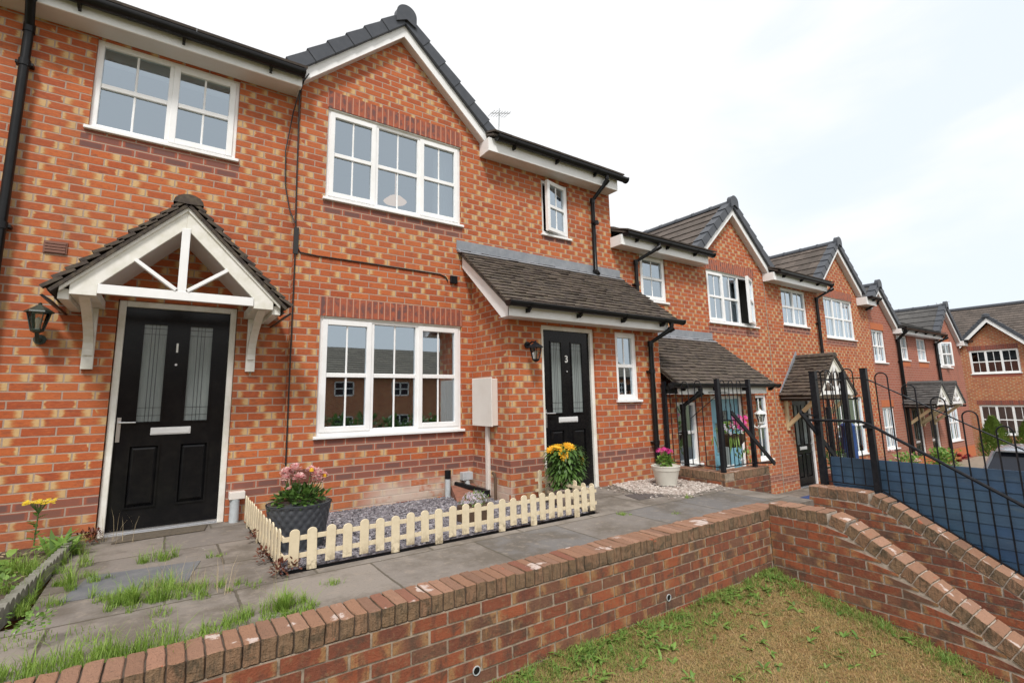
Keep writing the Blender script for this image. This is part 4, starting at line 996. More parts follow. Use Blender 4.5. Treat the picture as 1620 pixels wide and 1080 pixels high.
ar.build('tv_aerial', M['conduit'], H13)

# ================================================================== GROUND
def gz(x, y):
    def sst(t): t = max(0, min(1, t)); return t * t * (3 - 2 * t)
    if x < 5.5:
        z = -.80 - .20 * max(0, -2.9 - y) if y < -2.9 else -.80
        z = max(z, -1.9)
        if y > -2.9: z = -1.1
        return z - .14 + .12 * 0
    a = -1.16 - .30 * sst((x - 13) / 4) - .85 * sst((x - 24) / 8) - .5 * sst((x - 40) / 40)
    b = max(-2.3, -1.0 - .2 * max(0, -2.9 - y))
    w = sst((-2.6 - y) / 2.5) * (1 - sst((x - 14) / 12))
    z = a * (1 - w) + (b - .3) * w
    if x > 14:
        k = sst((x - 14) / 2) * sst((-1.35 - y) / .25) * (1 - sst((x - 26) / 3)); z = z * (1 - k) - 2.05 * k
    return z
def grid(name, xs, ys, f, mat, **k):
    vs = [(x, y, f(x, y)) for y in ys for x in xs]; n = len(xs)
    fs = [(j * n + i, j * n + i + 1, (j + 1) * n + i + 1, (j + 1) * n + i) for j in range(len(ys) - 1) for i in range(n - 1)]
    me = bpy.data.meshes.new(name); me.from_pydata(vs, [], fs); me.materials.append(mat); me.polygons.foreach_set('use_smooth', [True] * len(fs))
    o = bpy.data.objects.new(name, me); col.objects.link(o); return tag(o, **k)
def lin(a, b, n): return [a + (b - a) * i / n for i in range(n + 1)]
xs = [-400, -150, -60] + lin(-30, 50, 160) + [70, 120, 250, 500]; ys = [-400, -150, -60] + lin(-40, -4, 36) + lin(-3.9, 0, 30) + lin(1, 20, 19) + [40, 90, 200, 500]
grid('ground', xs, ys, gz, M['farground'], kind='structure')
def lz(x, y):
    return max(-1.9, -.80 - .20 * max(0, -2.9 - y)) + .0 + .012 * math.sin(x * 3.1 + y * 2) + .010 * math.sin(x * 7.7 - y * 5.3) + .03 * max(0, 1 - abs(y + 2.88) / .35) + (.02 * max(0, 1 - abs(x - 4.94) / .3))
grid('lawn', lin(-3, 4.93, 110), lin(-8.5, -2.885, 90), lz, M['lawn'], kind='structure')
tp = MB()
tp.hexa([Vector(p) for p in ((6.1, -2.75, -1.6), (13.5, -2.75, -1.6), (13.5, -.02, -1.6), (6.1, -.02, -1.6), (6.1, -2.75, -1.13), (13.5, -2.75, -1.13), (13.5, -.02, -1.13), (6.1, -.02, -1.13))])
tag(tp.build('lower_terrace', M['paving']), kind='structure')
grid('far_path', lin(13.51, 33, 40), lin(-1.34, -.02, 6), lambda x, y: gz(x, min(y, -.02)) * 0 + (-1.16 - .30 * (lambda t: t * t * (3 - 2 * t))(max(0, min(1, (x - 13) / 4))) - .85 * (lambda t: t * t * (3 - 2 * t))(max(0, min(1, (x - 24) / 8)))) + .03, M['path'], kind='structure')
grid('road', lin(16, 60, 60), lin(-14, -1.62, 20), lambda x, y: gz(x, y) + .02, M['tarmac'], kind='structure')
# patio
pt = MB()
def slab(mb, poly, z0, z1):
    n = len(poly); mb.add([(x, y, z0) for x, y in poly] + [(x, y, z1) for x, y in poly], [tuple(range(n - 1, -1, -1)), tuple(range(n, 2 * n))] + [(i, (i + 1) % n, n + (i + 1) % n, n + i) for i in range(n)])
# the bed behind the fence is left open: patio = strips round it
slab(pt, [(-6, -2.655), (5.95, -2.655), (5.95, -1.86), (-6, -1.86)], -.45, -.25)
slab(pt, [(-.55, -1.8601), (.72, -1.8601), (.72, .2), (-.55, .2)], -.45, -.2502)
slab(pt, [(3.70, -1.8601), (5.95, -1.8601), (5.95, -.70), (3.70, -.70)], -.45, -.2501)
slab(pt, [(5.155, -2.84), (5.95, -2.84), (5.95, -2.6551), (5.155, -2.6551)], -.45, -.2501)
tag(pt.build('patio', M['paving'], bevel=0), kind='structure')
sl_ = MB(); slab(sl_, [(-.44, -1.56), (-.34, -1.08), (.30, -1.16), (.20, -1.62)], -.2495, -.2455); tag(sl_.build('slate_slab', simple('blue_grey_slab', (.12, .125, .135), .85, 9, (.19, .19, .19), .7, .5)), kind='structure')
def bumpy(name, x0, x1, y0, y1, z, amp, mat, **k):
    return grid(name, lin(x0, x1, 30), lin(y0, y1, 24), lambda x, y: z + amp * math.sin(x * 9 + y * 4) * math.sin(y * 11 - x * 3), mat, **k)
bumpy('slate_bed', .722, 3.698, -1.858, -.002, -.285, .012, M['slatebed'], kind='structure')
def chips(name, n, fn, s0, s1, mat, label, keep=None):
    mb = MB()
    for _ in range(n):
        x, y, z = fn()
        s = U_(s0, s1); mb.cr = R()
        a = U_(0, 6.28); ax, ay = math.cos(a) * s, math.sin(a) * s; k = U_(.4, .9); tz = U_(-.4, .4) * s; h = s * U_(.25, .55)
        P = [Vector((x - ax - ay * k, y - ay + ax * k, z - tz)), Vector((x + ax - ay * k, y + ay + ax * k, z + tz)), Vector((x + ax * .8 + ay * k, y + ay * .8 - ax * k, z + tz)), Vector((x - ax * .7 + ay * k, y - ay * .7 - ax * k, z - tz))]
        mb.hexa(P + [p * 1 + Vector((U_(-.2, .2) * s, U_(-.2, .2) * s, h)) for p in P])
    return tag(mb.build(name, mat, rnd=True), label, None, None, 'stuff')
def inbed():
    while True:
        x, y = U_(.74, 3.68), U_(-1.84, -.02)
        if not (x > 3.31 and y > -.86): return x, y, -.285 + U_(0, .012)
chips('slate_chippings', 15000, inbed, .008, .020, M['chip'], 'grey purple slate chippings in the bed behind the cream picket fence')
# pale gravel pocket
PG = [(4.95, -.85), (4.72, -1.42), (5.08, -1.90), (5.93, -1.77), (5.93, -.85)]
slab_ = MB(); slab(slab_, PG, -.249, -.243); tag(slab_.build('pale_gravel_bed', M['whitebed']), kind='structure')
def inpoly(x, y, P):
    c = False; j = len(P) - 1
    for i in range(len(P)):
        if (P[i][1] > y) != (P[j][1] > y) and x < (P[j][0] - P[i][0]) * (y - P[i][1]) / (P[j][1] - P[i][1]) + P[i][0]: c = not c
        j = i
    return c
def ingr():
    while True:
        x, y = U_(4.6, 5.95), U_(-1.98, -.85)
        if inpoly(x, y, PG) or R() < .03: return x, y, -.245 + U_(0, .010)
chips('pale_gravel', 5200, ingr, .007, .017, M['whitechip'], 'pale pink and cream gravel round the white flower pot')
dc = MB(); P4 = [(4.55, -1.41), (4.93, -1.44), (4.87, -1.72), (4.47, -1.69)]; slab(dc, P4, -.2499, -.244); tag(dc.build('drain_cover', M['drain'], org=(4.7, -1.56, -.25)), 'dark square drain cover let into the slabs left of the pale gravel', 'drain cover')
dm = MB(); slab(dm, [(-.29, -.20), (.38, -.17), (.42, .06), (-.20, .07)], -.249, -.237); tag(dm.build('doormat', M['matt'], org=(0, 0, -.25), bevel=.004), 'worn brown doormat in front of door number 1', 'doormat')

# ================================================================== RETAINING WALLS
def course_wall(mb, mo, F, u0, u1, zb, zt, top=None, off0=0., jit=.004, thick=.10, back=None):
    """separate bricks standing a little proud of a mortar slab; top(u) clips the wall on a slope"""
    n = int(round((zt - zb) / .075))
    for r in range(n):
        z0 = zt - (r + 1) * .075 + .005; z1 = z0 + .062; u = u0 - (.1125 if r % 2 else 0) - off0
        while u < u1:
            L = .211 + U_(-.004, .004)
            a, b = max(u, u0 + .002), min(u + L, u1 - .002); u += .225
            if b - a < .03: continue
            t0 = t1 = z1 + U_(-.002, .002)
            if top:
                if top(b) - .003 < z0 < top(a) - .004:
                    lo, hi = a, b
                    for _ in range(12):
                        mid = (lo + hi) / 2
                        if top(mid) - .003 > z0: lo = mid
                        else: hi = mid
                    b = lo
                m0, m1 = top(a) - .001, top(b) - .001
                if m0 <= z0 + .006 and m1 <= z0 + .006: continue
                t0, t1 = min(t0, max(m0, z0 + .002)), min(t1, max(m1, z0 + .002))
            mb.cr = R(); p = U_(.000, jit); q = [U_(-.002, .002) for _ in range(4)]
            mb.hexa([F.p(a, -.03, z0), F.p(b, -.03, z0), F.p(b, p + q[0], z0 + q[0]), F.p(a, p + q[1], z0 + q[1]), F.p(a, -.03, t0), F.p(b, -.03, t1), F.p(b, p + q[2], t1), F.p(a, p + q[3], t0)]); mb.lu += [0., 1., 1., 0.] * 2
def mortar_body(mo, F, u0, u1, zb, zt, top=None, w=.21):
    if not top: mo.box(F, u0, u1, -w, -.003, zb, zt); return
    N = 40; us = lin(u0, u1, N)
    for i in range(N):
        a, b = us[i], us[i + 1]; ta, tb = min(zt, top(a)), min(zt, top(b))
        mo.hexa([F.p(a, -w, zb), F.p(b, -w, zb), F.p(b, -.004, zb), F.p(a, -.004, zb), F.p(a, -w, ta + .012), F.p(b, -w, tb + .012), F.p(b, -.004, tb + .012), F.p(a, -.004, ta + .012)])
def coping(mb, F, path, pitch, h=.102, w=.215, back=-.215, jit=.004):
    """path: list of (u,z) for the underside; bricks laid across it"""
    mo = MB()
    for i in range(len(path) - 1):
        (a, za), (b, zb) = path[i], path[i + 1]; L = math.hypot(b - a, zb - za); n = max(1, round(L / pitch)); tx, tz = (b - a) / L, (zb - za) / L; nx, nz = -tz, tx
        for k in range(n):
            s0, s1 = L * k / n + .004, L * (k + 1) / n - .004; mb.cr = R(); j = [U_(-jit, jit) for _ in range(8)]
            hh = h + U_(-jit, jit); dd = U_(0, jit * 1.6)
            def q(s, hv, d): return F.p(a + tx * s + nx * hv, d, za + tz * s + nz * hv)
            mb.hexa([q(s0, .001, back + j[0]), q(s1, .001, back + j[0]), q(s1 + j[1] * .4, .001, dd), q(s0 + j[1] * .4, .001, dd + j[6] * .5), q(s0, hh, back + j[0]), q(s1, hh + j[3], back + j[0]), q(s1, hh + j[4], dd + j[5] * .6), q(s0, hh, dd + j[7] * .6)])
        def q(s, hv, d): return F.p(a + tx * s + nx * hv, d, za + tz * s + nz * hv)
        mo.hexa([q(0, .0, back + .008), q(L, .0, back + .008), q(L, .0, -.008), q(0, .0, -.008), q(0, h - .012, back + .008), q(L, h - .012, back + .008), q(L, h - .012, -.008), q(0, h - .012, -.008)])
    return mo
from mathutils import noise as mn
def rough(o, depth=.0035, bev=.004):
    me = o.data; b = bmesh.new(); b.from_mesh(me)
    bmesh.ops.bevel(b, geom=b.edges[:], offset=bev, segments=1, affect='EDGES', clamp_overlap=True)
    big = [e for e in b.edges if e.calc_length() > .05]
    bmesh.ops.subdivide_edges(b, edges=big, cuts=3, use_grid_fill=True)
    for v in b.verts:
        p = v.co * 38; v.co += mn.noise_vector(p) * depth + mn.noise_vector(v.co * 14) * depth * .7
    b.to_mesh(me); b.free()

FW = FY(-2.88)
ZT = -.305
RW = thing('retaining_wall', (1, -2.88, -.9), 'long weathered brick retaining wall with brick-on-edge coping between patio and lawn', 'wall')
mb = MB(); course_wall(mb, None, FW, -3.0, 4.945, -.98, ZT, off0=.06); mb.build('brick_courses', M['oldbrick'], RW, rnd=True)
mb = MB(); mortar_body(mb, FW, -3.0, 5.0, -1.1, ZT); mb.build('mortar_bed', M['mortar'], RW)
mb = MB(); mo = coping(mb, FW, [(-3.0, ZT + .003), (5.15, ZT + .003)], .0735, h=.101, jit=.0035); rough(mb.build('brick_coping', M['oldcope'], RW, rnd=True)); mo.build('coping_mortar', M['soil'], RW)
for (x, z) in ((1.62, -.672), (3.375, -.662)):
    mb = MB(); Fq = FW; s = 18; ro, ri = .026, .021
    vs = []
    for rr, dd in ((ri, -.10), (ri, .008), (ro, .008), (ro, -.02)): vs += [FW.p(x + rr * math.cos(6.2832 * k / s), dd, z + rr * math.sin(6.2832 * k / s)) for k in range(s)]
    mb.add(vs, [(j * s + i, j * s + (i + 1) % s, (j + 1) * s + (i + 1) % s, (j + 1) * s + i) for j in range(3) for i in range(s)])
    mb.cm = 1; mb.add([FW.p(x + ri * math.cos(6.2832 * k / s), .0045, z + ri * math.sin(6.2832 * k / s)) for k in range(s)], [tuple(range(s))])
    mb.build('weep_pipe', [M['conduit'], M['black']], RW)
# wall along the left of the steps
FR = FX(4.94)
def top1(u): return ZT + .048 if u < 3.46 else ZT + .048 - (u - 3.46) * .665
SW = thing('stepped_wall', (5.05, -3.8, -1.2), 'brick wall with sloping coping running down beside the lawn, left of the steps', 'wall')
mb = MB(); course_wall(mb, None, FR, 2.885, 6.3, -3.0, ZT + .045, top=top1); mb.build('brick_courses', M['oldbrick'], SW, rnd=True)
mb = MB(); mortar_body(mb, FR, 2.885, 6.3, -3.0, ZT + .045, top=top1); mb.build('mortar_bed', M['mortarlt'], SW)
mb = MB(); mo = coping(mb, FR, [(2.885, ZT + .05), (3.40, ZT + .05), (3.52, ZT + .008), (6.3, ZT + .008 - 2.78 * .665)], .088, h=.101, jit=.003); rough(mb.build('brick_coping', M['oldcope'], SW, rnd=True)); mo.build('coping_mortar', M['mortarlt'], SW)
# wall to the right of the steps
FR2 = FX(5.95)
def top2(u): return -.215 if u < 3.40 else -.215 - (u - 3.40) * .61
RWR = thing('stepped_wall', (6.05, -3.8, -1.2), 'brick wall with sloping coping under the black railings, right of the steps', 'wall')
mb = MB(); course_wall(mb, None, FR2, 2.80, 6.3, -3.0, -.215, top=top2); mb.build('brick_courses', M['oldbrick'], RWR, rnd=True)
mb = MB(); mortar_body(mb, FR2, 2.80, 6.3, -3.0, -.215, top=top2); mb.build('mortar_bed', M['mortarlt'], RWR)
mb = MB(); mo = coping(mb, FR2, [(2.80, -.21), (3.36, -.21), (3.50, -.27), (6.3, -.27 - 2.8 * .61)], .098, h=.103, jit=.002); rough(mb.build('brick_coping', M['oldcope'], RWR, rnd=True)); mo.build('coping_mortar', M['mortarlt'], RWR)
Fq = FY(-2.80); mb = MB(); course_wall(mb, None, Fq.turn(0, 0, 0), 5.955, 7.0, -1.3, -.215); 
# steps down between the two walls
st = MB()
for k in range(1, 12):
    z = -.25 - .17 * k; y1 = -2.84 - .28 * (k - 1) - .001; st.box(W, 5.158, 5.948, y1 - .28, y1, z - .4, z)
tag(st.build('front_steps', M['step'], bevel=.006), kind='structure')
st = MB()
for k in range(1, 5):
    z = -.25 - .19 * k; x0 = 5.951 + .27 * (k - 1); st.box(W, x0, x0 + .27, -2.79, -1.93, z - .5, z)
tag(st.build('side_steps', M['step'], bevel=.006), kind='structure')
# low wall in front of house five's porch
LW = thing('low_wall', (6.3, -1.8, -.26), 'low brown brick wall carrying the railings outside the pale blue door', 'wall')
mb = MB(); FA = FY(-1.80); FB = FX(5.97)
mo = MB(); mo.box(W, 5.975, 6.18, -1.80 + .004, -.85, -1.3, -.195); mo.box(W, 6.18, 7.05, -1.796, -1.60, -1.3, -.195)
course_wall(mb, None, FA, 5.975, 7.05, -1.3, -.195); course_wall(mb, None, FB, .86, 1.795, -.30, -.195)
mb.build('brick_courses', M['oldbrick'], LW, rnd=True); mo.build('mortar_bed', M['mortar'], LW)
mb = MB()
m1 = coping(mb, FX(5.97), [(.86, -.192), (1.80, -.192)], .075, h=.102, w=.21, back=-.21, jit=.003); m2 = coping(mb, FY(-1.80), [(6.19, -.192), (7.05, -.192)], .11, h=.102, back=-.2, jit=.003)
rough(mb.build('brick_coping', M['oldcope'], LW, rnd=True)); m1.build('coping_mortar', M['mortar'], LW); m2.build('coping_mortar', M['mortar'], LW)

# ================================================================== RAILINGS
def post(mb, x, y, z0, z1, w=.05):
    mb.box(W, x - w / 2, x + w / 2, y - w / 2, y + w / 2, z0, z1); mb.box(W, x - w / 2 - .004, x + w / 2 + .004, y - w / 2 - .004, y + w / 2 + .004, z1, z1 + .008)
def railing(root, P0, P1, top, bot, s0, pitch, n, hoop=.105, r=.0065, rb=.009, rise=0.):
    """P0,P1 ground plan ends; top/bot are functions of distance; bars from s0"""
    P0 = Vector((*P0, 0)); P1 = Vector((*P1, 0)); T = (P1 - P0).normalized(); L = (P1 - P0).length
    pt = lambda s, z: P0 + T * s + Vector((0, 0, z))
    for f in (top, bot):
        mb = MB(); mb.beam(pt(0, f(0)), pt(L, f(L)), .022, .010); mb.build('rail', M['iron'], root)
    k = 0; s = s0
    while k + 1 < n and s + pitch < L - .01:
        h = MB(); a, b = s, s + pitch; za = top(a) ; zb = top(b); mid = (a + b) / 2; zc = max(za, zb) + hoop - pitch / 2
        arc = [pt(mid - pitch / 2 * math.cos(t), zc + pitch / 2 * math.sin(t)) for t in [math.pi * i / 10 for i in range(11)]]
        h.tube([pt(a, bot(a))] + arc + [pt(b, bot(b))], r, 6); h.build('hooped_bar', M['iron'], root, smooth=True)
        s += 2 * pitch; k += 2
def flat(v): return lambda s: v
RL = thing('hooped_railing', (6.15, -2.9, -.1), 'black hooped railing with blue boards behind it, sloping down the steps', 'railing')
zt2 = lambda s: 1.05 if s < .55 else 1.05 - (s - .55) * .575
zb2 = lambda s: -.045 if s < .55 else -.045 - (s - .55) * .575
mb = MB(); post(mb, 6.15, -2.885, -.12, 1.14, .062); mb.build('post', M['iron'], RL)
mb = MB(); post(mb, 6.15, -3.385, -.12, 1.145, .055); mb.build('post', M['iron'], RL)
mb = MB(); post(mb, 6.95, -2.87, -1.0, 1.145, .055); mb.build('post', M['iron'], RL)
railing(RL, (6.15, -2.91), (6.15, -3.36), flat(1.05), flat(-.065), .055, .105, 4)
railing(RL, (6.15, -3.40), (6.15, -6.2), lambda s: 1.04 - s * .60, lambda s: -.085 - s * .60, .08, .107, 40)
railing(RL, (6.18, -2.87), (6.93, -2.87), flat(1.05), flat(.06), .07, .115, 7)
hr = MB(); hr.tube([(6.05, -2.80, .60), (6.05, -3.33, .60), (6.05, -3.42, .565), (6.05, -4.5, -.10), (6.05, -6.2, -1.12)], .015, 8)
hr.beam((6.05, -2.88, .595), (6.15, -2.885, .56), .03, .012); hr.box(W, 6.03, 6.13, -3.42, -3.36, .53, .565)
hr.build('handrail', M['iron'], RL, smooth=True)
HR = thing('handrail_frame', (6.2, -2.86, .1), 'sloping black flat-bar handrail on a short post behind the blue boarded railing', 'handrail')
hb = MB(); hb.beam((5.80, -2.87, .70), (6.56, -2.87, .13), .018, .05); hb.beam((5.82, -2.87, .69), (6.12, -2.87, .64), .018, .016); hb.build('handrail', M['iron'], HR)
hb = MB(); post(hb, 6.64, -2.80, -1.1, .72, .045); hb.build('post', M['iron'], HR)
BB = thing('boarded_screen', (6.3, -4.5, -.8), 'dark blue painted horizontal boards fixed behind the black railings', 'boarding')
nb = 22
for b in range(nb):
    mb = MB(); z1 = .195 - b * .098; mb.hexa([Vector(p) for p in ((6.237, -2.93, z1 - .0975), (6.255, -2.93, z1 - .0975), (6.255, -6.2, z1 - .0975), (6.237, -6.2, z1 - .0975), (6.243, -2.93, z1), (6.255, -2.93, z1), (6.255, -6.2, z1), (6.243, -6.2, z1))])
    mb.build('board', M['blueboard'], BB, bevel=.0012)
mb = MB()
for y in (-3.45, -4.6, -5.7): mb.box(W, 6.26, 6.31, y - .03, y + .03, -2.2, .18)
mb.build('batten', M['wood'], BB)
R5 = thing('hooped_railing', (6.4, -1.8, -.09), 'black hooped railing on the low wall in front of the pale blue door', 'railing')
for (x, y) in ((6.05, -.90), (6.02, -1.76), (6.80, -1.74)):
    mb = MB(); post(mb, x, y, -.09, 1.10, .05); mb.build('post', M['iron'], R5)
railing(R5, (6.05, -.925), (6.02, -1.735), flat(1.0), flat(-.03), .07, .105, 8, hoop=.09)
railing(R5, (6.045, -1.755), (6.775, -1.74), flat(1.0), flat(-.03), .06, .10, 7, hoop=.09)
hb = MB(); hb.beam((6.14, -1.86, .67), (7.09, -1.86, -.06), .02, .05); hb.beam((6.02, -1.78, .57), (6.30, -1.86, .56), .016, .016); hb.beam((6.80, -1.77, -.03), (7.06, -1.86, -.045), .016, .02); hb.build('handrail', M['iron'], R5)

# ================================================================== PICKET FENCE
def picket_panel(mb_list, A, B, n, h=.27, w=.066, long_every=5, z=-.25, side=1):
    A = Vector((*A, z)); B = Vector((*B, z)); T = (B - A).normalized(); L = (B - A).length
    Nn = Vector((T.y, -T.x, 0)) * side; F = Fr(A, T, Nn); pt = L / n
    for i in range(n):
        u = pt * (i + .5); z0 = .0 if i % long_every in (1,) else .035
        zz = h + U_(-.008, .008); a, b = u - w / 2, u + w / 2; tl = U_(-.006, .006)
        poly = [(a, z0), (b, z0), (b + tl, zz - .025)] + [(u + tl + w / 2 * math.cos(t), zz - .025 + .025 * math.sin(t)) for t in [math.pi * k / 8 for k in range(1, 8)]] + [(a + tl, zz - .025)]
        mb = MB(); mb.prism(F, poly, .0, .010); mb_list.append(mb)
    r = MB()
    for zz in (.085, .20): r.box(F, -.01, L + .012, -.014, -.001, zz, zz + .030)
    return r
PF = thing('picket_fence', (2.2, -1.83, -.25), 'low cream plastic picket fence around the slate bed', 'fence')
for (A, B, n, sd) in (((.74, -1.83), (1.72, -1.835), 8, 1), ((1.725, -1.832), (2.70, -1.84), 8, 1), ((2.705, -1.845), (3.65, -1.85), 9, 1), ((.715, -.10), (.715, -.95), 7, 1), ((.715, -.96), (.73, -1.80), 7, 1), ((3.66, -1.84), (3.66, -1.10), 6, 1)):
    L = []; r = picket_panel(L, A, B, n, side=sd)
    r.build('fence_rail', M['picket'], PF)
    for mb in L: mb.build('picket', M['picket'], PF, bevel=.002)
mb = MB(); mb.box(W, .745, 3.66, -1.822, -1.812, -.262, -.240); mb.box(W, .722, .732, -1.81, -.1, -.262, -.240); tag(mb.build('fence_foot_strip', M['black'], org=(2.2, -1.82, -.25)), 'thin black strip at the foot of the cream picket fence', 'edging')  # narrow black strip just behind the foot of the pickets
TP = thing('low_trellis', (3.66, -.95, -.25), 'short cream picket panel leaning against the porch corner, left of the yellow flowers', 'fence panel')
L = []; r = picket_panel(L, (3.60, -.955), (3.80, -.955), 2, h=.33, w=.05); r.build('fence_rail', M['picket'], TP)
for mb in L: mb.build('picket', M['picket'], TP)

# ================================================================== PLANTS
def leaf(mb, b, d, ln, w, droop=.3, up=Vector((0, 0, 1)), fold=.0, segs=3):
    b = Vector(b); d = Vector(d).normalized(); s = d.cross(up)
    if s.length < 1e-3: s = Vector((1, 0, 0))
    s.normalize(); vs = []; p = b.copy(); dd = d.copy()
    prof = [.25, 1, .85, 0] if segs == 3 else [.3, 1, 0]
    for i in range(segs + 1):
        ww = w * prof[i] / 2
        vs += [p - s * ww, p + s * ww]; p = p + dd * ln / segs; dd = (dd - up * droop / segs * (1 + i * .5)).normalized()
    mb.add(vs, [(2 * i, 2 * i + 1, 2 * i + 3, 2 * i + 2) for i in range(segs)])
def rdir(zmin=-.2, zmax=1):
    a = U_(0, 6.283); z = U_(zmin, zmax); r = math.sqrt(max(0, 1 - z * z)); return Vector((r * math.cos(a), r * math.sin(a), z))
def bush(mb, c, rx, ry, rz, n, ln, w, zmin=-.3, fill=.55):
    c = Vector(c)
    for _ in range(n):
        d = rdir(zmin, 1); k = fill + (1 - fill) * R() ** .5 + U_(-.08, .1)
        p = c + Vector((d.x * rx, d.y * ry, d.z * rz)) * k; mb.cr = R()
        o = (d + rdir(-1, 1) * .7); leaf(mb, p, o, ln * U_(.6, 1.2), w * U_(.7, 1.2), U_(.1, .9))
def blades(mb, x, y, z, r, n, h, w=.004, lean=.5, crange=(0, .75)):
    for _ in range(n):
        a = U_(0, 6.283); q = r * math.sqrt(R()); px, py = x + q * math.cos(a), y + q * math.sin(a); hh = h * U_(.35, 1.1) * (1 - .5 * q / r if r else 1)
        b = U_(0, 6.283); l = hh * lean * U_(.1, 1.3); dx, dy = math.cos(b) * l, math.sin(b) * l; sx, sy = -math.sin(b) * w, math.cos(b) * w; mb.cr = U_(*crange)
        zz = z(px, py) if callable(z) else z
        mb.add([(px - sx, py - sy, zz), (px + sx, py + sy, zz), (px + dx * .45 + sx * .7, py + dy * .45 + sy * .7, zz + hh * .6), (px + dx * .45 - sx * .7, py + dy * .45 - sy * .7, zz + hh * .6), (px + dx * 1.3, py + dy * 1.3, zz + hh * .92)], [(0, 1, 2, 3), (3, 2, 4)])
def flower_double(mb, c, r, n=60, up=Vector((0, 0, 1))):
    c = Vector(c)
    for i in range(n):
        d = rdir(-.1, 1); d = (d + up * .1).normalized(); mb.cr = R(); leaf(mb, c + d * r * .45, d, r * .6, r * .45, .2, segs=2)
def flower_daisy(mb, c, nrm, r, n=14, rings=1):
    c = Vector(c); nrm = Vector(nrm).normalized(); a = nrm.cross(Vector((0, 0, 1)));
    if a.length < .01: a = Vector((1, 0, 0))
    a.normalize(); b = nrm.cross(a)
    for q in range(rings):
        for i in range(n):
            t = 6.283 * (i + .5 * q) / n + U_(-.08, .08); d = a * math.cos(t) + b * math.sin(t) + nrm * (.12 + .3 * q); mb.cr = R(); leaf(mb, c + d * r * .12, d, r * (.95 - .3 * q), r * .30, .12, up=nrm, segs=2)

# charcoal planter with pink dahlias
P1 = thing('planter', (.98, -1.13, -.27), 'charcoal diamond-textured planter behind the left corner of the picket fence', 'flower pot')
pm = MB(); seg = 132; rings = 40; vs = []; H_ = .345
for i in range(rings + 1):
    f = i / rings; r0 = .185 + .06 * f
    for k in range(seg):
        a = k * 6.2832 / seg; ph1 = (a * 11 + f * 13); ph2 = (a * 11 - f * 13)
        bmp = .012 * (abs(math.sin(ph1)) * abs(math.sin(ph2))) ** .6 if .02 < f < .96 else .012
        r = r0 + bmp; c4 = abs(math.cos(2 * a)); r *= 1 + .0 * c4
        vs.append((.98 + r * math.cos(a), -1.13 + r * math.sin(a) * .92, -.27 + H_ * f))
fs = [(i * seg + k, i * seg + (k + 1) % seg, (i + 1) * seg + (k + 1) % seg, (i + 1) * seg + k) for i in range(rings) for k in range(seg)]
pm.add(vs, fs); pm.lathe((.98, -1.13, -.27), [(.245, H_), (.235, H_ + .002), (.225, H_ - .05), (.0, H_ - .05)], 48, 1, .92); pm.build('pot', M['darkpot'], P1, smooth=True)
FL1 = thing('dahlia_plant', (.98, -1.13, .04), 'bushy plant with pale pink double flowers in the charcoal planter', 'flowers')
mb = MB(); bush(mb, (.98, -1.12, .06), .22, .20, .12, 330, .07, .04, -.1, .3); mb.build('foliage', M['leaf'], FL1, rnd=True)
mb = MB(); st_ = MB()
fp1 = [(.87, -1.12, .275, .052), (.935, -1.13, .30, .055), (.96, -1.18, .235, .05), (1.07, -1.10, .275, .045), (1.115, -1.12, .245, .055), (1.13, -1.13, .195, .052), (1.18, -1.08, .22, .04), (.86, -1.15, .235, .045), (.91, -1.1, .265, .045), (.885, -1.16, .155, .02)]
for (x, y, z, r) in [(a, b, c + .035, d * 1.12) for a, b, c, d in fp1]: mb = MB(); flower_double(mb, (x, y, z), r, 70); mb.build('flower_head', M['pink'], FL1, rnd=True); st_.tube([(.98 + (x - .98) * .5, -1.12 + (y + 1.12) * .5, .05), (x, y, z - .01)], .004, 5)
mb = MB()
for (x, y, z) in ((1.065, -1.14, .325), (1.178, -1.115, .265)): mb.lathe((x, y, z), [(.018, -.01), (.016, .012), (0, .018)], 10, 1, 1)
mb.build('flower_centre', M['yellow'], FL1); st_.build('stems', M['stem'], FL1)
# small purple-white alyssum in a trough
TR = thing('trough', (2.58, -1.28, -.27), 'small brown trough behind the pickets', 'flower pot')
mb = MB(); mb.box(W, 2.42, 2.74, -1.36, -1.20, -.27, -.12); mb.build('pot', M['wood'], TR, bevel=.008)
AL = thing('alyssum_plant', (2.58, -1.28, -.12), 'low lilac and white flowering plant in the brown trough', 'flowers')
mb = MB(); bush(mb, (2.58, -1.28, -.10), .15, .10, .09, 420, .03, .007, 0, .3); mb.build('foliage', M['leafpale'], AL, rnd=True)
mb = MB()
for _ in range(150):
    d = rdir(.1, 1); flower_daisy(mb, Vector((2.58, -1.28, -.10)) + Vector((d.x * .15, d.y * .10, d.z * U_(.07, .11))), d, .018, 5)
mb.build('flower_heads', M['lilac'], AL, rnd=True)
# rudbeckia in a stone pot
PX, PY = 3.74, -1.30
P2 = thing('flower_pot', (PX, PY, -.27), 'rounded grey stone pot inside the right end of the picket fence', 'flower pot')
mb = MB(); mb.lathe((PX, PY, -.27), [(.10, 0), (.135, .05), (.16, .12), (.165, .17), (.18, .172), (.18, .19), (.165, .19), (.155, .165), (0, .16)], 36); mb.build('pot', M['claypot'], P2, smooth=True)
FL2 = thing('coneflower_plant', (PX, PY, -.1), 'tall leafy plant with yellow-orange daisy flowers in the grey stone pot', 'flowers')
mb = MB()
for _ in range(1000):
    f = R() ** .7; a = U_(0, 6.283); rr = (.11 + .075 * math.sin(f * 2.4)) * math.sqrt(R()) * 1.1; z = -.10 + f * .44; p = Vector((PX + rr * math.cos(a), PY + rr * math.sin(a), z)); mb.cr = R()
    d = Vector((math.cos(a) * U_(.2, 1), math.sin(a) * U_(.2, 1), U_(-.7, .5))); leaf(mb, p, d, U_(.06, .12), U_(.018, .034), U_(.5, 1.6))
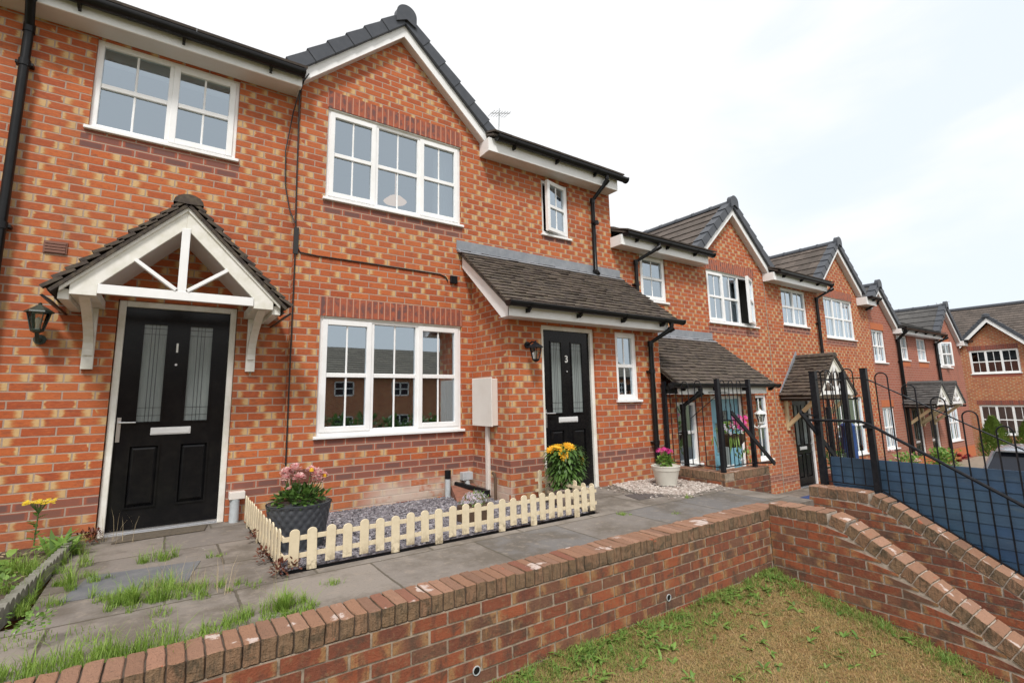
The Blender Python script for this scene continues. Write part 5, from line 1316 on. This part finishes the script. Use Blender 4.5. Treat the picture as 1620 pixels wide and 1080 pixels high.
mb.build('foliage', M['leaf'], FL2, rnd=True)
st_ = MB(); mb = MB(); ct = MB()
for (x, y, z, n) in ((-.15, -.05, .345, (0, -.3, 1)), (-.13, -.13, .285, (0, -1, .4)), (.02, -.06, .35, (-.1, -.6, .9)), (.25, .02, .20, (1, -.3, .1)), (-.07, .02, .36, (0, 0, 1)), (.05, -.02, .36, (.2, -.3, 1)), (-.18, 0, .33, (-.4, -.2, .8))):
    c = Vector((PX + x, PY + y, z)); mb = MB(); flower_daisy(mb, c, n, .078, 15, 2); mb.build('flower_head', M['yellow'], FL2, rnd=True); n = Vector(n).normalized(); ct.tube([c - n * .005, c + n * .012], [.016, .010], 10)
    st_.tube([(PX + x * .3, PY + y * .3, .05), (PX + x * .8, PY + y * .8, z * .7), c], .0035, 5)
for _ in range(10): c = Vector((PX + U_(-.05, .2), PY + U_(-.1, .1), U_(.25, .33))); mb = MB(); bush(mb, c, .012, .012, .012, 8, .02, .01, 0, .3); mb.build('flower_bud', M['leafpale'], FL2, rnd=True); st_.tube([(PX, PY, .05), c], .003, 5)
ct.build('flower_centre', M['yellow'], FL2); st_.build('stems', M['stem'], FL2)
# cream pot with magenta geranium
wx, wy = 5.46, -1.30
sc_ = thing('pot_saucer', (wx, wy, -.245), 'round black saucer under the cream flower pot', 'saucer')
mb = MB(); mb.lathe((wx, wy, -.246), [(.18, 0), (.19, .015), (.18, .02), (.17, .008), (0, .008)], 32); mb.build('dish', M['black'], sc_, smooth=True)
P3 = thing('flower_pot', (wx, wy, -.238), 'tapered cream plastic pot standing on pale gravel by the porch downpipe', 'flower pot')
mb = MB(); mb.lathe((wx, wy, -.238), [(.125, 0), (.165, .18), (.168, .185), (.175, .19), (.182, .235), (.186, .24), (.176, .245), (.165, .22), (0, .21)], 40); mb.build('pot', M['whitepot'], P3, smooth=True)
FL3 = thing('geranium_plant', (wx, wy, -.02), 'magenta geranium growing in the cream pot', 'flowers')
mb = MB(); bush(mb, (wx, wy, .02), .10, .10, .11, 180, .05, .045, -.1, .3); mb.build('foliage', M['leafpale'], FL3, rnd=True)
mb = MB(); st_ = MB()
for (x, y, z, r) in ((-.11, 0, .19, .05), (-.04, -.03, .20, .048), (.05, 0, .17, .058), (.085, -.03, .165, .045), (.04, .04, .195, .04)):
    mb = MB()
    for _ in range(16):
        d = rdir(-.2, 1); flower_daisy(mb, Vector((wx + x, wy + y, z)) + d * r * .7, d, .022, 5)
    mb.build('flower_head', M['hotpink'], FL3, rnd=True); st_.tube([(wx, wy, .0), (wx + x, wy + y, z)], .004, 5)
_ = 0; st_.build('stems', M['stem'], FL3)
# hanging basket by the blue door
bx, by, bz = 7.02, -1.30, .31
HB = thing('hanging_basket', (bx, by, bz), 'dark hanging basket of pink and cream flowers in front of the pale blue door', 'hanging basket')
mb = MB(); mb.lathe((bx, by, bz), [(0, -.19), (.10, -.17), (.17, -.09), (.19, .01), (.17, .01), (.0, 0)], 20); mb.build('basket_bowl', M['wood'], HB, smooth=True)
mb = MB(); mb.beam((6.70, -.84, .95), (bx, by, .93), .012, .012); mb.beam((6.72, -.84, .55), (bx - .1, by + .08, .92), .01, .01)
for k in range(3): a = k * 2.094; mb.tube([(bx + .16 * math.cos(a), by + .16 * math.sin(a), bz), (bx, by, .92)], .003, 4)
mb.build('bracket', M['iron'], HB)
mb = MB(); bush(mb, (bx, by, bz + .04), .25, .20, .14, 300, .055, .03, -.05, .4)
for _ in range(30): leaf(mb, (bx + U_(-.3, -.1), by + U_(-.2, .2), bz + U_(-.05, .0)), (U_(-.3, .3), U_(-.3, .3), -1), U_(.1, .22), .016, .1)
for _ in range(40): leaf(mb, (bx + U_(.16, .26), by + U_(-.15, .1), bz - U_(.0, .35)), (U_(-.4, .4), U_(-.3, .3), -1), .06, .03, .1)
mb.build('foliage', M['leafpale'], HB, rnd=True)
mb = MB()
for (x, y, z) in ((-.08, -.12, .16), (.06, -.14, .13), (.20, -.08, .20), (.02, -.05, .20), (.30, 0, .08), (-.15, -.10, .12), (.13, -.16, .07), (.22, -.02, .25), (-.02, -.18, .10), (.26, -.05, .12)): flower_daisy(mb, (bx + x, by + y, bz + z), (0, -.8, .5), .06, 6, 2)
for _ in range(16): flower_daisy(mb, (bx + U_(-.12, .3), by - U_(.0, .18), bz + U_(.08, .26)), (U_(-.5, .5), -.8, .5), .045, 6, 2)
mb.build('flower_heads', M['hotpink'], HB, rnd=True)
mb = MB()
for (x, y, z) in ((-.3, -.1, .10), (-.24, -.12, .05), (-.27, -.05, .16), (-.2, -.15, .14), (.36, 0, .12), (-.33, -.05, .02)): flower_daisy(mb, (bx + x, by + y, bz + z), (0, -.8, .5), .055, 6, 1)
mb.build('petunia_heads', M['lilac'], HB, rnd=True)

# ---- weeds
tz = -.25
def tuft(mb, x, y, z, r, n, h, w, l):
    k = max(2, int(r * 70))
    for _ in range(k):
        a = U_(0, 6.283); q = r * R() ** .6; blades(mb, x + q * math.cos(a) * 1.25, y + q * math.sin(a) * .8, z, U_(.018, .055), int(n / k * U_(.5, 1.5)), h * U_(.4, 1.35), w, l)
mb = MB()
spots = [(-.60, -.72, .22, 520, .17), (-.62, -.35, .13, 300, .13), (-.48, -1.2, .22, 420, .15), (-.50, -1.55, .18, 260, .12), (.05, -.93, .10, 220, .11), (.06, -1.75, .24, 650, .13), (.27, -1.86, .16, 260, .10), (-.1, -1.9, .1, 120, .08),
         (.62, -2.42, .07, 260, .17), (.70, -2.5, .13, 200, .08), (.60, -2.60, .08, 130, .08), (.42, -2.45, .12, 150, .08), (.97, -2.24, .07, 70, .05), (.37, -1.09, .05, 50, .05), (3.80, -1.84 - .22, .07, 80, .035), (4.23, -2.34, .05, 40, .03), (5.0, -1.95, .04, 40, .05), (.50, -1.95, .09, 70, .06)]
for s in spots: tuft(mb, s[0], s[1], tz, s[2], int(s[3] * 1.7), s[4] * 1.1, .0017, .8)
for i in range(34):                              # strip along the coping
    x = -1.2 + i * .047 + U_(-.02, .02); tuft(mb, x, -2.52 + U_(-.14, .06) + max(0, x + .2) * -.06, tz, .10, int(U_(30, 210)), .15 if x < .1 else .10, .0017, .6)
for i in range(26): x = U_(-1.2, .1); blades(mb, x, U_(-2.5, -2.0), tz, .07, 22, .07, .002, .7)
tag(mb.build('weeds', M['grass'], rnd=True), 'bright green grass and horsetail weeds growing between the slabs near door number 1', kind='stuff')
mb = MB()
for i in range(70):
    x, y = random.choice([(.02, -1.72), (.1, -1.68), (.22, -1.8), (-.5, -.3), (-.2, -.2), (.35, -1.95), (-.35, -.02), (.62, -2.4)]); blades(mb, x + U_(-.08, .08), y + U_(-.08, .08), tz, .02, 2, U_(.15, .42), .0013, .35, (0, 1))
tag(mb.build('dry_grass_stems', M['drygrass'], rnd=True), 'thin dry straw-coloured grass stems standing among the weeds', kind='stuff')
mb = MB()
for (x, y, n, r) in ((-.45, -.03, 160, .10), (.70, -1.88, 60, .05), (.66, -1.5, 50, .05), (.69, -.9, 40, .05), (.80, -1.86, 30, .04)): bush(mb, (x, y, -.22), r, r, .08, n, .035, .016, 0, .2)
tag(mb.build('red_weeds', M['redleaf'], rnd=True), 'small reddish weeds at the foot of the white door frame and fence corner', kind='stuff')
# ragwort
RG = thing('ragwort_plant', (-.78, -.15, -.2), 'tall weed topped by a flat head of small yellow flowers beside the concrete edging', 'weed')
st_ = MB(); st_.tube([(-.78, -.12, -.2), (-.775, -.13, 0), (-.77, -.14, .10)], .005, 6); mb = MB(); fl = MB()
for i in range(22): x, y = U_(-.075, .075), U_(-.05, .05); st_.tube([(-.77, -.14, .05), (-.77 + x, -.14 + y, .135 + U_(-.012, .012))], .002, 4)
for i in range(100): x, y = U_(-.095, .095), U_(-.06, .06); flower_daisy(fl, (-.77 + x, -.14 + y, .14 + U_(-.016, .016)), (0, -.4, 1), .012, 7)
for i in range(12): a = U_(0, 6.28); leaf(mb, (-.78, -.12, -.15 + i * .018), (math.cos(a), math.sin(a), .5), .08, .03, .5)
st_.build('stems', M['stem'], RG); fl.build('flower_heads', M['ragyellow'], RG, rnd=True); mb.build('foliage', M['leafpale'], RG, rnd=True)
# fern-like dandelion leaves
DW = thing('broadleaf_weed', (-.52, -.42, -.24), 'clump of long upright dandelion leaves beside the concrete edging', 'weed')
mb = MB()
for i in range(34): a = U_(-1.2, 2.2); mb.cr = R(); leaf(mb, (-.62 + U_(-.06, .08), -.35 + U_(-.1, .1), -.24), (math.cos(a) * .8, math.sin(a) * .5 - .1, U_(.5, 1.1)), U_(.14, .26), U_(.025, .045), .8)
for i in range(24): a = U_(0, 6.28); mb.cr = R(); leaf(mb, (-.88 + U_(-.15, .1), -.6 + U_(-.3, .3), -.2), (math.cos(a), math.sin(a), U_(.3, 1)), U_(.08, .16), U_(.04, .06), .8)
mb.build('foliage', M['leafpale'], DW, rnd=True)
# lime-green small plant bottom left
LG = thing('spurge_plant', (-.42, -2.2, -.25), 'small lime-green spurge near the lower left of the slabs', 'weed')
mb = MB(); bush(mb, (-.45, -2.22, -.14), .09, .07, .06, 110, .022, .016, 0, .2); mb.build('foliage', M['leafpale'], LG, rnd=True)
# planting bed at the far left with scalloped edging
eb = MB(); eb.add([(-3, -2.6, -.235), (-.70, -2.6, -.235), (-.60, -.0, -.235), (-3, .09, -.235)], [(0, 1, 2, 3)]); tag(eb.build('planting_bed', M['soil']), kind='structure')
ED = thing('concrete_edging', (-.62, -.9, -.25), 'grey scalloped concrete edging strip beside the weeds at far left', 'edging')
mb = MB(); n = 22
for i in range(n):
    f0, f1 = i / n, (i + 1) / n; x0, y0 = -.50 - .14 * f0, -.10 - 1.72 * f0; x1, y1 = -.50 - .14 * f1, -.10 - 1.72 * f1
    T = Vector((x1 - x0, y1 - y0, 0)); Lh = T.length; F = Fr((x0, y0, 0), T.normalized(), Vector((-T.y, T.x, 0)).normalized())
    mb.prism(F, [(0, -.27), (Lh, -.27), (Lh, -.18), (Lh * .8, -.163), (Lh * .5, -.155), (Lh * .2, -.163), (0, -.18)], -.05, 0)
mb.build('edging_strip', M['concrete'], ED)
mb = MB()
for _ in range(260): x, y = U_(-1.6, -.66), U_(-2.0, -.02); mb.cr = R(); leaf(mb, (x, y, -.22), (U_(-1, 1), U_(-1, 1), .2), .04, .02, .3)
tag(mb.build('leaf_litter', M['drygrass'], rnd=True), 'dry leaves and twigs lying on the soil bed at the far left', kind='stuff')
mb = MB()
for _ in range(24): bush(mb, (U_(-1.5, -.68), U_(-1.9, -.1), -.2), .07, .07, .07, 20, .04, .025, 0, .2)
tag(mb.build('bed_seedlings', M['leafpale'], rnd=True), 'small green seedlings in the soil bed at the far left', kind='stuff')

# ---- lawn blades
mb = MB()
for _ in range(95000):
    x, y = U_(.6, 4.92), U_(-5.0, -2.89)
    if y < -2.89 - (5.2 - x) * .0 - 2.2: continue
    e = max(0, 1 - min(abs(y + 2.88), abs(x - 4.94)) / .35)
    cl = math.sin(x * 5.1 + math.sin(y * 4) * 2) * math.sin(y * 6.3 + math.sin(x * 3) * 2)
    blades(mb, x, y, lz(x, y), 0.001, 1, U_(.7, 1.3) * (.030 + .034 * e + .014 * max(0, cl)), .0021, 1.4, (0, .35) if R() < .16 + .75 * e + cl * .3 + .25 * math.sin(x * 1.7 + 1) * math.sin(y * 2.1) else (.35, 1))
tag(mb.build('lawn_grass', M['lawngrass'], rnd=True), 'short patchy green and brown grass of the lower lawn', kind='stuff')
mb = MB()
for _ in range(170):
    if R() < .55: x, y = U_(1.8, 4.9), -2.9 - abs(random.gauss(0, .14))
    else: x, y = U_(2.2, 4.85), U_(-4.3, -2.95)
    for i in range(random.randint(3, 6)): a = U_(0, 6.28); mb.cr = R(); leaf(mb, (x, y, lz(x, y)), (math.cos(a), math.sin(a), U_(.25, 1.1)), U_(.04, .10), U_(.012, .024), .9)
for _ in range(26): x, y = 4.9 - abs(random.gauss(0, .1)), U_(-4.3, -2.9); blades(mb, x, y, lz(x, y), .05, 26, .08, .002, .9)
for _ in range(46): x, y = U_(1.9, 4.9), -2.9 - abs(random.gauss(0, .07)); blades(mb, x, y, lz(x, y), .05, 26, .075, .002, .9)
tag(mb.build('lawn_weeds', M['leafpale'], rnd=True), 'broad-leaved weeds and long grass along the edges of the lower lawn', kind='stuff')

# ---- beyond the railings
def tree_like_conifer(x, y, z, h, r, label):
    t = thing('conifer', (x, y, z), label, 'shrub', 'clipped conifers in front of the far house')
    mb = MB(); mb.tube([(x, y, z), (x, y, z + h * .8)], [.05, .01], 6); mb.build('trunk', M['wood'], t)
    mb = MB()
    for _ in range(2600):
        f = R() ** .8; rr = r * (math.sin(min(1, (1 - f) * 1.25 + .05) * 1.57)) * (.78 + .3 * R()) ; a = U_(0, 6.283); mb.cr = R()
        leaf(mb, (x + rr * math.cos(a), y + rr * math.sin(a), z + .06 + f * h * .95), (math.cos(a) * .5, math.sin(a) * .5, 1), .12, .05, .1, segs=2)
    mb.build('crown', M['conifer'], t, rnd=True)
tree_like_conifer(28.0, .15, -2.05, 1.9, .52, 'rounded green conifer left of its pair, below the far ground floor window')
tree_like_conifer(28.0, -.95, -2.05, 2.0, .55, 'rounded green conifer at the right edge, below the far ground floor window')
tp_ = thing('terracotta_pot', (24.5, -.7, -2.0), 'terracotta trough on the ground left of the conifers', 'flower pot')
mb = MB(); mb.box(W, 24.3, 24.7, -.8, .0, -1.95, -1.60); mb.build('pot', simple('terracotta_clay', (.42, .12, .05), .8), tp_, bevel=.02)
GW = thing('garden_wall', (19, -1.45, -2.2), 'low pale stone wall edging the front gardens above the parked car', 'wall')
mb = MB(); mb.box(W, 14.2, 26, -1.55, -1.36, -2.4, -1.40); mb.build('stonework', M['path'], GW, bevel=.02); mb = MB(); mb.box(W, 14.15, 26.05, -1.58, -1.33, -1.399, -1.33); mb.build('coping_stones', M['concrete'], GW, bevel=.01)
RS = thing('rose_bush', (17.0, -1.0, -1.4), 'rose bush with dark red blooms above the blue boards', 'shrub')
mb = MB(); bush(mb, (17.0, -1.05, -1.02), .6, .3, .45, 700, .09, .06, -.5, .3)
for i in range(30): leaf(mb, (17.0 + U_(-.5, .5), -1.05 + U_(-.3, .3), -.65), rdir(.2, 1), .12, .05, .3)
mb.build('foliage', M['leafpale'], RS, rnd=True)
M['crimson'] = rndmat('crimson_petals', [(.22, .004, .015), (.40, .008, .03)], .6)
for (x, y, z) in ((17.3, -1.3, -.80), (17.5, -1.35, -.88), (17.2, -1.3, -.93), (17.6, -1.4, -.82)): mb = MB(); flower_double(mb, (x, y, z), .10, 40); mb.build('flower_head', M['crimson'], RS, rnd=True)
mb = MB()
for i in range(9): mb.tube([(17.0, -1.05, -1.45), (17.0 + U_(-.5, .5), -1.05 + U_(-.3, .3), U_(-.9, -.6))], .01, 5)
mb.build('stems', M['wood'], RS)
RS2 = thing('rose_bush', (14.6, -1.0, -1.3), 'rose bush with pale pink blooms behind the blue boards', 'shrub')
mb = MB(); bush(mb, (14.6, -1.05, -.92), .5, .35, .40, 600, .08, .05, -.5, .3); mb.build('foliage', M['leafpale'], RS2, rnd=True)
mb = MB()
for _ in range(9): flower_double(mb, (14.6 + U_(-.5, .5), -1.05 + U_(-.3, .3), -.58 + U_(-.1, .15)), .05, 24)
mb.build('flower_heads', M['pink'], RS2, rnd=True)
BN = thing('blue_bin', (7.25, -2.35, -1.13), 'blue plastic recycling box on the lower terrace', 'bin')
mb = MB(); mb.lathe((7.25, -2.35, -1.13), [(.20, 0), (.25, .62), (.27, .63), (.27, .67), (.0, .69)], 4, 1, 1, .785); mb.build('box', M['bluebin'], BN, bevel=.01)
BF = thing('potted_fern', (11.9, -.6, -1.13), 'small potted shrub beside the black bracketed-hood door', 'shrub')
mb = MB(); bush(mb, (11.9, -.6, -.55), .26, .26, .26, 320, .10, .03, -.3, .2); mb.build('foliage', M['leaf'], BF, rnd=True)
mb = MB(); mb.lathe((11.9, -.6, -1.13), [(.14, 0), (.19, .32), (.0, .31)], 16); mb.build('pot', M['terracotta'], BF)
# blue water butt seen through the railings
WB = thing('water_butt', (13.55, -.28, -1.13), 'tall blue plastic container behind the railings, in front of the ground floor window', 'container')
mb = MB(); mb.lathe((13.55, -.28, -1.13), [(.13, 0), (.14, .1), (.15, .8), (.14, 1.2), (.15, 1.22), (.15, 1.27), (.1, 1.32), (0, 1.32)], 20); mb.build('drum', M['bluebin'], WB, smooth=True)

# ---- parked car
CR = thing('parked_car', (19.5, -2.52, -2.03), 'silver hatchback with red tail lamps parked beyond the blue boards at the right edge', 'car')
cx0, cy0, cz0 = 17.4, -2.52, -2.03
prof = [(0, .45, .55, .80), (.05, .30, .95, .84), (.35, .28, 1.0, .86), (1.0, .25, 1.0, .88), (2.2, .25, .98, .88), (3.1, .25, .92, .87), (3.9, .28, .78, .80), (4.15, .38, .6, .62)]
mb = MB(); secs = []
for (x, zb, zt_, w) in prof:
    s_ = [(-w * .95, zb), (-w, zb + .15), (-w, (zb + zt_) / 2), (-w * .93, zt_ - .05), (-w * .8, zt_), (w * .8, zt_), (w * .93, zt_ - .05), (w, (zb + zt_) / 2), (w, zb + .15), (w * .95, zb)]
    secs.append([Vector((cx0 + x, cy0 + a, cz0 + b)) for a, b in s_])
n = 10; vs = [p for s_ in secs for p in s_]
mb.add(vs, [tuple(range(n)), tuple(range(len(vs) - 1, len(vs) - n - 1, -1))] + [(i * n + k, i * n + (k + 1) % n, (i + 1) * n + (k + 1) % n, (i + 1) * n + k) for i in range(len(secs) - 1) for k in range(n)])
rt = [(.25, 1.43, .60), (.7, 1.50, .63), (1.6, 1.52, .64), (2.2, 1.44, .62)]
vs = []
for (x, z, w) in rt: vs += [Vector((cx0 + x, cy0 - w, cz0 + z - .04)), Vector((cx0 + x, cy0 - w * .7, cz0 + z)), Vector((cx0 + x, cy0 + w * .7, cz0 + z)), Vector((cx0 + x, cy0 + w, cz0 + z - .04))]
mb.add(vs, [(i * 4 + k, i * 4 + k + 1, (i + 1) * 4 + k + 1, (i + 1) * 4 + k) for i in range(3) for k in range(3)])
for sg in (-1, 1):
    for (a, b) in (((.02, .98, .78), (.25, 1.40, .62)), ((1.3, .98, .8), (1.25, 1.48, .64)), ((3.0, .93, .76), (2.2, 1.42, .62))): mb.beam((cx0 + a[0], cy0 + sg * a[2], cz0 + a[1]), (cx0 + b[0], cy0 + sg * b[2], cz0 + b[1]), .06, .05)
mb.box(W, cx0 + .12, cx0 + .34, cy0 - .55, cy0 + .55, cz0 + 1.41, cz0 + 1.44)
mb.build('body', M['silver'], CR, smooth=True)
mb = MB(); g = [(.03, .97, .76), (.27, 1.40, .60), (2.18, 1.41, .60), (2.98, .94, .75)]
L_ = [Vector((cx0 + a, cy0 - w, cz0 + z)) for a, z, w in g]; R_ = [Vector((cx0 + a, cy0 + w, cz0 + z)) for a, z, w in g]
mb.quad(L_[0], R_[0], R_[1], L_[1]); mb.quad(L_[3], L_[2], R_[2], R_[3]); mb.quad(*L_); mb.quad(*R_); mb.build('window_glass', M['carglass'], CR)
for sg in (-1, 1):
    mb = MB(); mb.box(W, cx0 - .015, cx0 + .20, cy0 + sg * .62 - .20, cy0 + sg * .62 + .20, cz0 + .74, cz0 + .93); mb.build('tail_lamp', M['taillight'], CR, bevel=.02)
mb = MB(); mb.box(W, cx0 - .02, cx0 + .05, cy0 - .42, cy0 + .42, cz0 + .86, cz0 + .90); mb.build('tail_light_bar', M['taillight'], CR)
for x in (.75, 3.3):
    for sg in (-1, 1):
        mb = MB(); mb.tube([(cx0 + x, cy0 + sg * .72, cz0 + .31), (cx0 + x, cy0 + sg * .90, cz0 + .31)], .31, 20); w_ = mb.build('wheel', M['rubber'], CR)
        mb = MB(); mb.tube([(cx0 + x, cy0 + sg * .89, cz0 + .31), (cx0 + x, cy0 + sg * .905, cz0 + .31)], .20, 14); mb.build('rim', M['silver'], w_)

# ---- houses across the road, seen mirrored in the windows
for i, (x0, lab) in enumerate(((-12, 'brick house across the road, leftmost of those mirrored in the windows'), (3.5, 'brick house across the road mirrored in the middle of the big windows'), (19, 'brick house across the road, rightmost of those mirrored in the windows'))):
    H = thing('opposite_house', (x0 + 7, -26, -2), lab, 'house', 'houses across the road')
    FO = Fr((0, -25., 0), (-1, 0, 0), (0, 1, 0))
    ws = []
    for k in range(4):
        for (a, b) in ((-1.2, .0), (1.2, 2.1)):
            u = -(x0 + 1.6 + k * 3.7); ws.append((u - .9, u + .3, a, b))
    panel('front_wall', FO, [(-(x0 + 15.3), -2.4), (-x0, -2.4), (-x0, 2.5), (-(x0 + 15.3), 2.5)], ws, M['brick13'], H)
    for w_ in ws:
        mb = MB(); u0, u1, a, b = w_
        for (p, q, r, s) in ((u0, u0 + .07, a, b), (u1 - .07, u1, a, b), (u0, u1, a, a + .07), (u0, u1, b - .07, b), ((u0 + u1) / 2 - .04, (u0 + u1) / 2 + .04, a, b), (u0, u1, (a + b) / 2 - .03, (a + b) / 2 + .03)): mb.box(FO, p, q, -.08, -.02, r, s)
        wo = mb.build('window', M['upvc'], H); mb = MB(); mb.quad(FO.p(u0, -.1, a), FO.p(u1, -.1, a), FO.p(u1, -.1, b), FO.p(u0, -.1, b)); mb.build('pane', M['carglass'], wo)
    mb = MB(); tile_roof(mb, (x0, -24.7, 2.5), (1, 0, 0), (0, -3.6, 2.0), 15.3, 4.15, .6, .33, .04, .001); mb.build('roof', M['opptile'], H, rnd=True)
    mb = MB(); mb.box(W, x0, x0 + 15.3, -24.75, -24.6, 2.38, 2.52); mb.build('gutter', M['black'], H)
HD = thing('hedge', (10, -21, -2), 'leafy hedge across the road, mirrored in the ground floor window', 'hedge')
mb = MB()
for i in range(9):
    bush(mb, (6 + i * 1.25 + U_(-.3, .3), -19 + U_(-.6, .6), -1.2), .9, .8, U_(1.1, 2.0), 260, .30, .18, -.2, .4)
mb.build('foliage', M['leaf'], HD, rnd=True)

# ================================================================== SKY, SUN, CAMERA
w = bpy.data.worlds.new('World'); scene.world = w; w.use_nodes = True
nt = w.node_tree; nt.nodes.clear()
def N_(k): return nt.nodes.new(k)
out = N_('ShaderNodeOutputWorld'); sky = N_('ShaderNodeTexSky'); sky.sky_type = 'NISHITA'; sky.sun_disc = False
SUN_EL, SUN_AZ = math.radians(52), math.radians(205)
sky.sun_elevation = SUN_EL; sky.sun_rotation = SUN_AZ
bg1 = N_('ShaderNodeBackground'); bg1.inputs[1].default_value = .10; nt.links.new(sky.outputs[0], bg1.inputs[0])
tc = N_('ShaderNodeTexCoord')
def mth(op, a, b=None, cl=False):
    n = N_('ShaderNodeMath'); n.operation = op; n.use_clamp = cl
    for i, v in enumerate((a, b)):
        if v is None: continue
        if hasattr(v, 'is_output'): nt.links.new(v, n.inputs[i])
        else: n.inputs[i].default_value = v
    return n.outputs[0]
mp = N_('ShaderNodeMapping'); mp.inputs['Scale'].default_value = (1, 1, 2.6); nt.links.new(tc.outputs['Generated'], mp.inputs[0])
ns = N_('ShaderNodeTexNoise'); ns.inputs['Scale'].default_value = 2.3; ns.inputs['Detail'].default_value = 6; ns.inputs['Roughness'].default_value = .5; ns.inputs['Distortion'].default_value = .4; nt.links.new(mp.outputs[0], ns.inputs[0])
def dirmask(v, a, b):
    d = N_('ShaderNodeVectorMath'); d.operation = 'DOT_PRODUCT'; nm = N_('ShaderNodeVectorMath'); nm.operation = 'NORMALIZE'; nt.links.new(tc.outputs['Generated'], nm.inputs[0])
    nt.links.new(nm.outputs[0], d.inputs[0]); d.inputs[1].default_value = Vector(v).normalized()
    m = N_('ShaderNodeMapRange'); m.interpolation_type = 'SMOOTHSTEP'; nt.links.new(d.outputs['Value'], m.inputs[0]); m.inputs[1].default_value = a; m.inputs[2].default_value = b; return m.outputs[0]
SKYD = [((.868, .20, .455), .925, .985), ((.93, .24, .25), .955, .99)]
msk = None
for v, a, b in SKYD:
    k = dirmask(v, a, b); msk = k if msk is None else mth('MAXIMUM', msk, k)
mr = N_('ShaderNodeMapRange'); mr.interpolation_type = 'SMOOTHSTEP'; nt.links.new(ns.outputs[0], mr.inputs[0]); mr.inputs[1].default_value = .30; mr.inputs[2].default_value = .58
thin = mth('MULTIPLY', mr.outputs[0], msk, True)
mxc = N_('ShaderNodeMix'); mxc.data_type = 'RGBA'; nt.links.new(thin, mxc.inputs[0]); mxc.inputs[6].default_value = (1.0, 1.0, 1.0, 1); mxc.inputs[7].default_value = (.83, .90, .97, 1)
bg2 = N_('ShaderNodeBackground'); bg2.inputs[1].default_value = 1.06; nt.links.new(mxc.outputs[2], bg2.inputs[0])
ms = N_('ShaderNodeMixShader'); ms.inputs[0].default_value = .9; nt.links.new(bg1.outputs[0], ms.inputs[1]); nt.links.new(bg2.outputs[0], ms.inputs[2]); nt.links.new(ms.outputs[0], out.inputs[0])
sd = bpy.data.lights.new('sun', 'SUN'); sd.energy = 2.9; sd.angle = math.radians(11); sd.color = (1, .965, .92)
so = bpy.data.objects.new('sun', sd); col.objects.link(so); so.location = (-5, -15, 20)
sdir = Vector((-.42, -.62, .95)).normalized(); so.rotation_euler = sdir.to_track_quat('Z', 'Y').to_euler()

cam = bpy.data.cameras.new('camera'); co = bpy.data.objects.new('camera', cam); col.objects.link(co); scene.camera = co
yaw, pit, rol = math.radians(34.05), math.radians(8.70), math.radians(-.93)
cy, sy, cp, sp = math.cos(yaw), math.sin(yaw), math.cos(pit), math.sin(pit)
f = Vector((sy * cp, cy * cp, sp)); r = Vector((cy, -sy, 0)); u = r.cross(f)
cr_, sr_ = math.cos(rol), math.sin(rol); r2 = cr_ * r + sr_ * u; u2 = -sr_ * r + cr_ * u
mat = Matrix(((r2.x, u2.x, -f.x, 0), (r2.y, u2.y, -f.y, -5.581), (r2.z, u2.z, -f.z, .892), (0, 0, 0, 1)))
co.matrix_world = mat
cam.sensor_width = 36; cam.lens = 777.5 / 1620 * 36; cam.shift_x = 19.53 / 1620; cam.shift_y = -28.34 / 1620
cam.clip_start = .05; cam.clip_end = 2000
scene.view_settings.view_transform = 'Standard'; scene.view_settings.look = 'None'; scene.view_settings.gamma = 1; scene.view_settings.exposure = .12
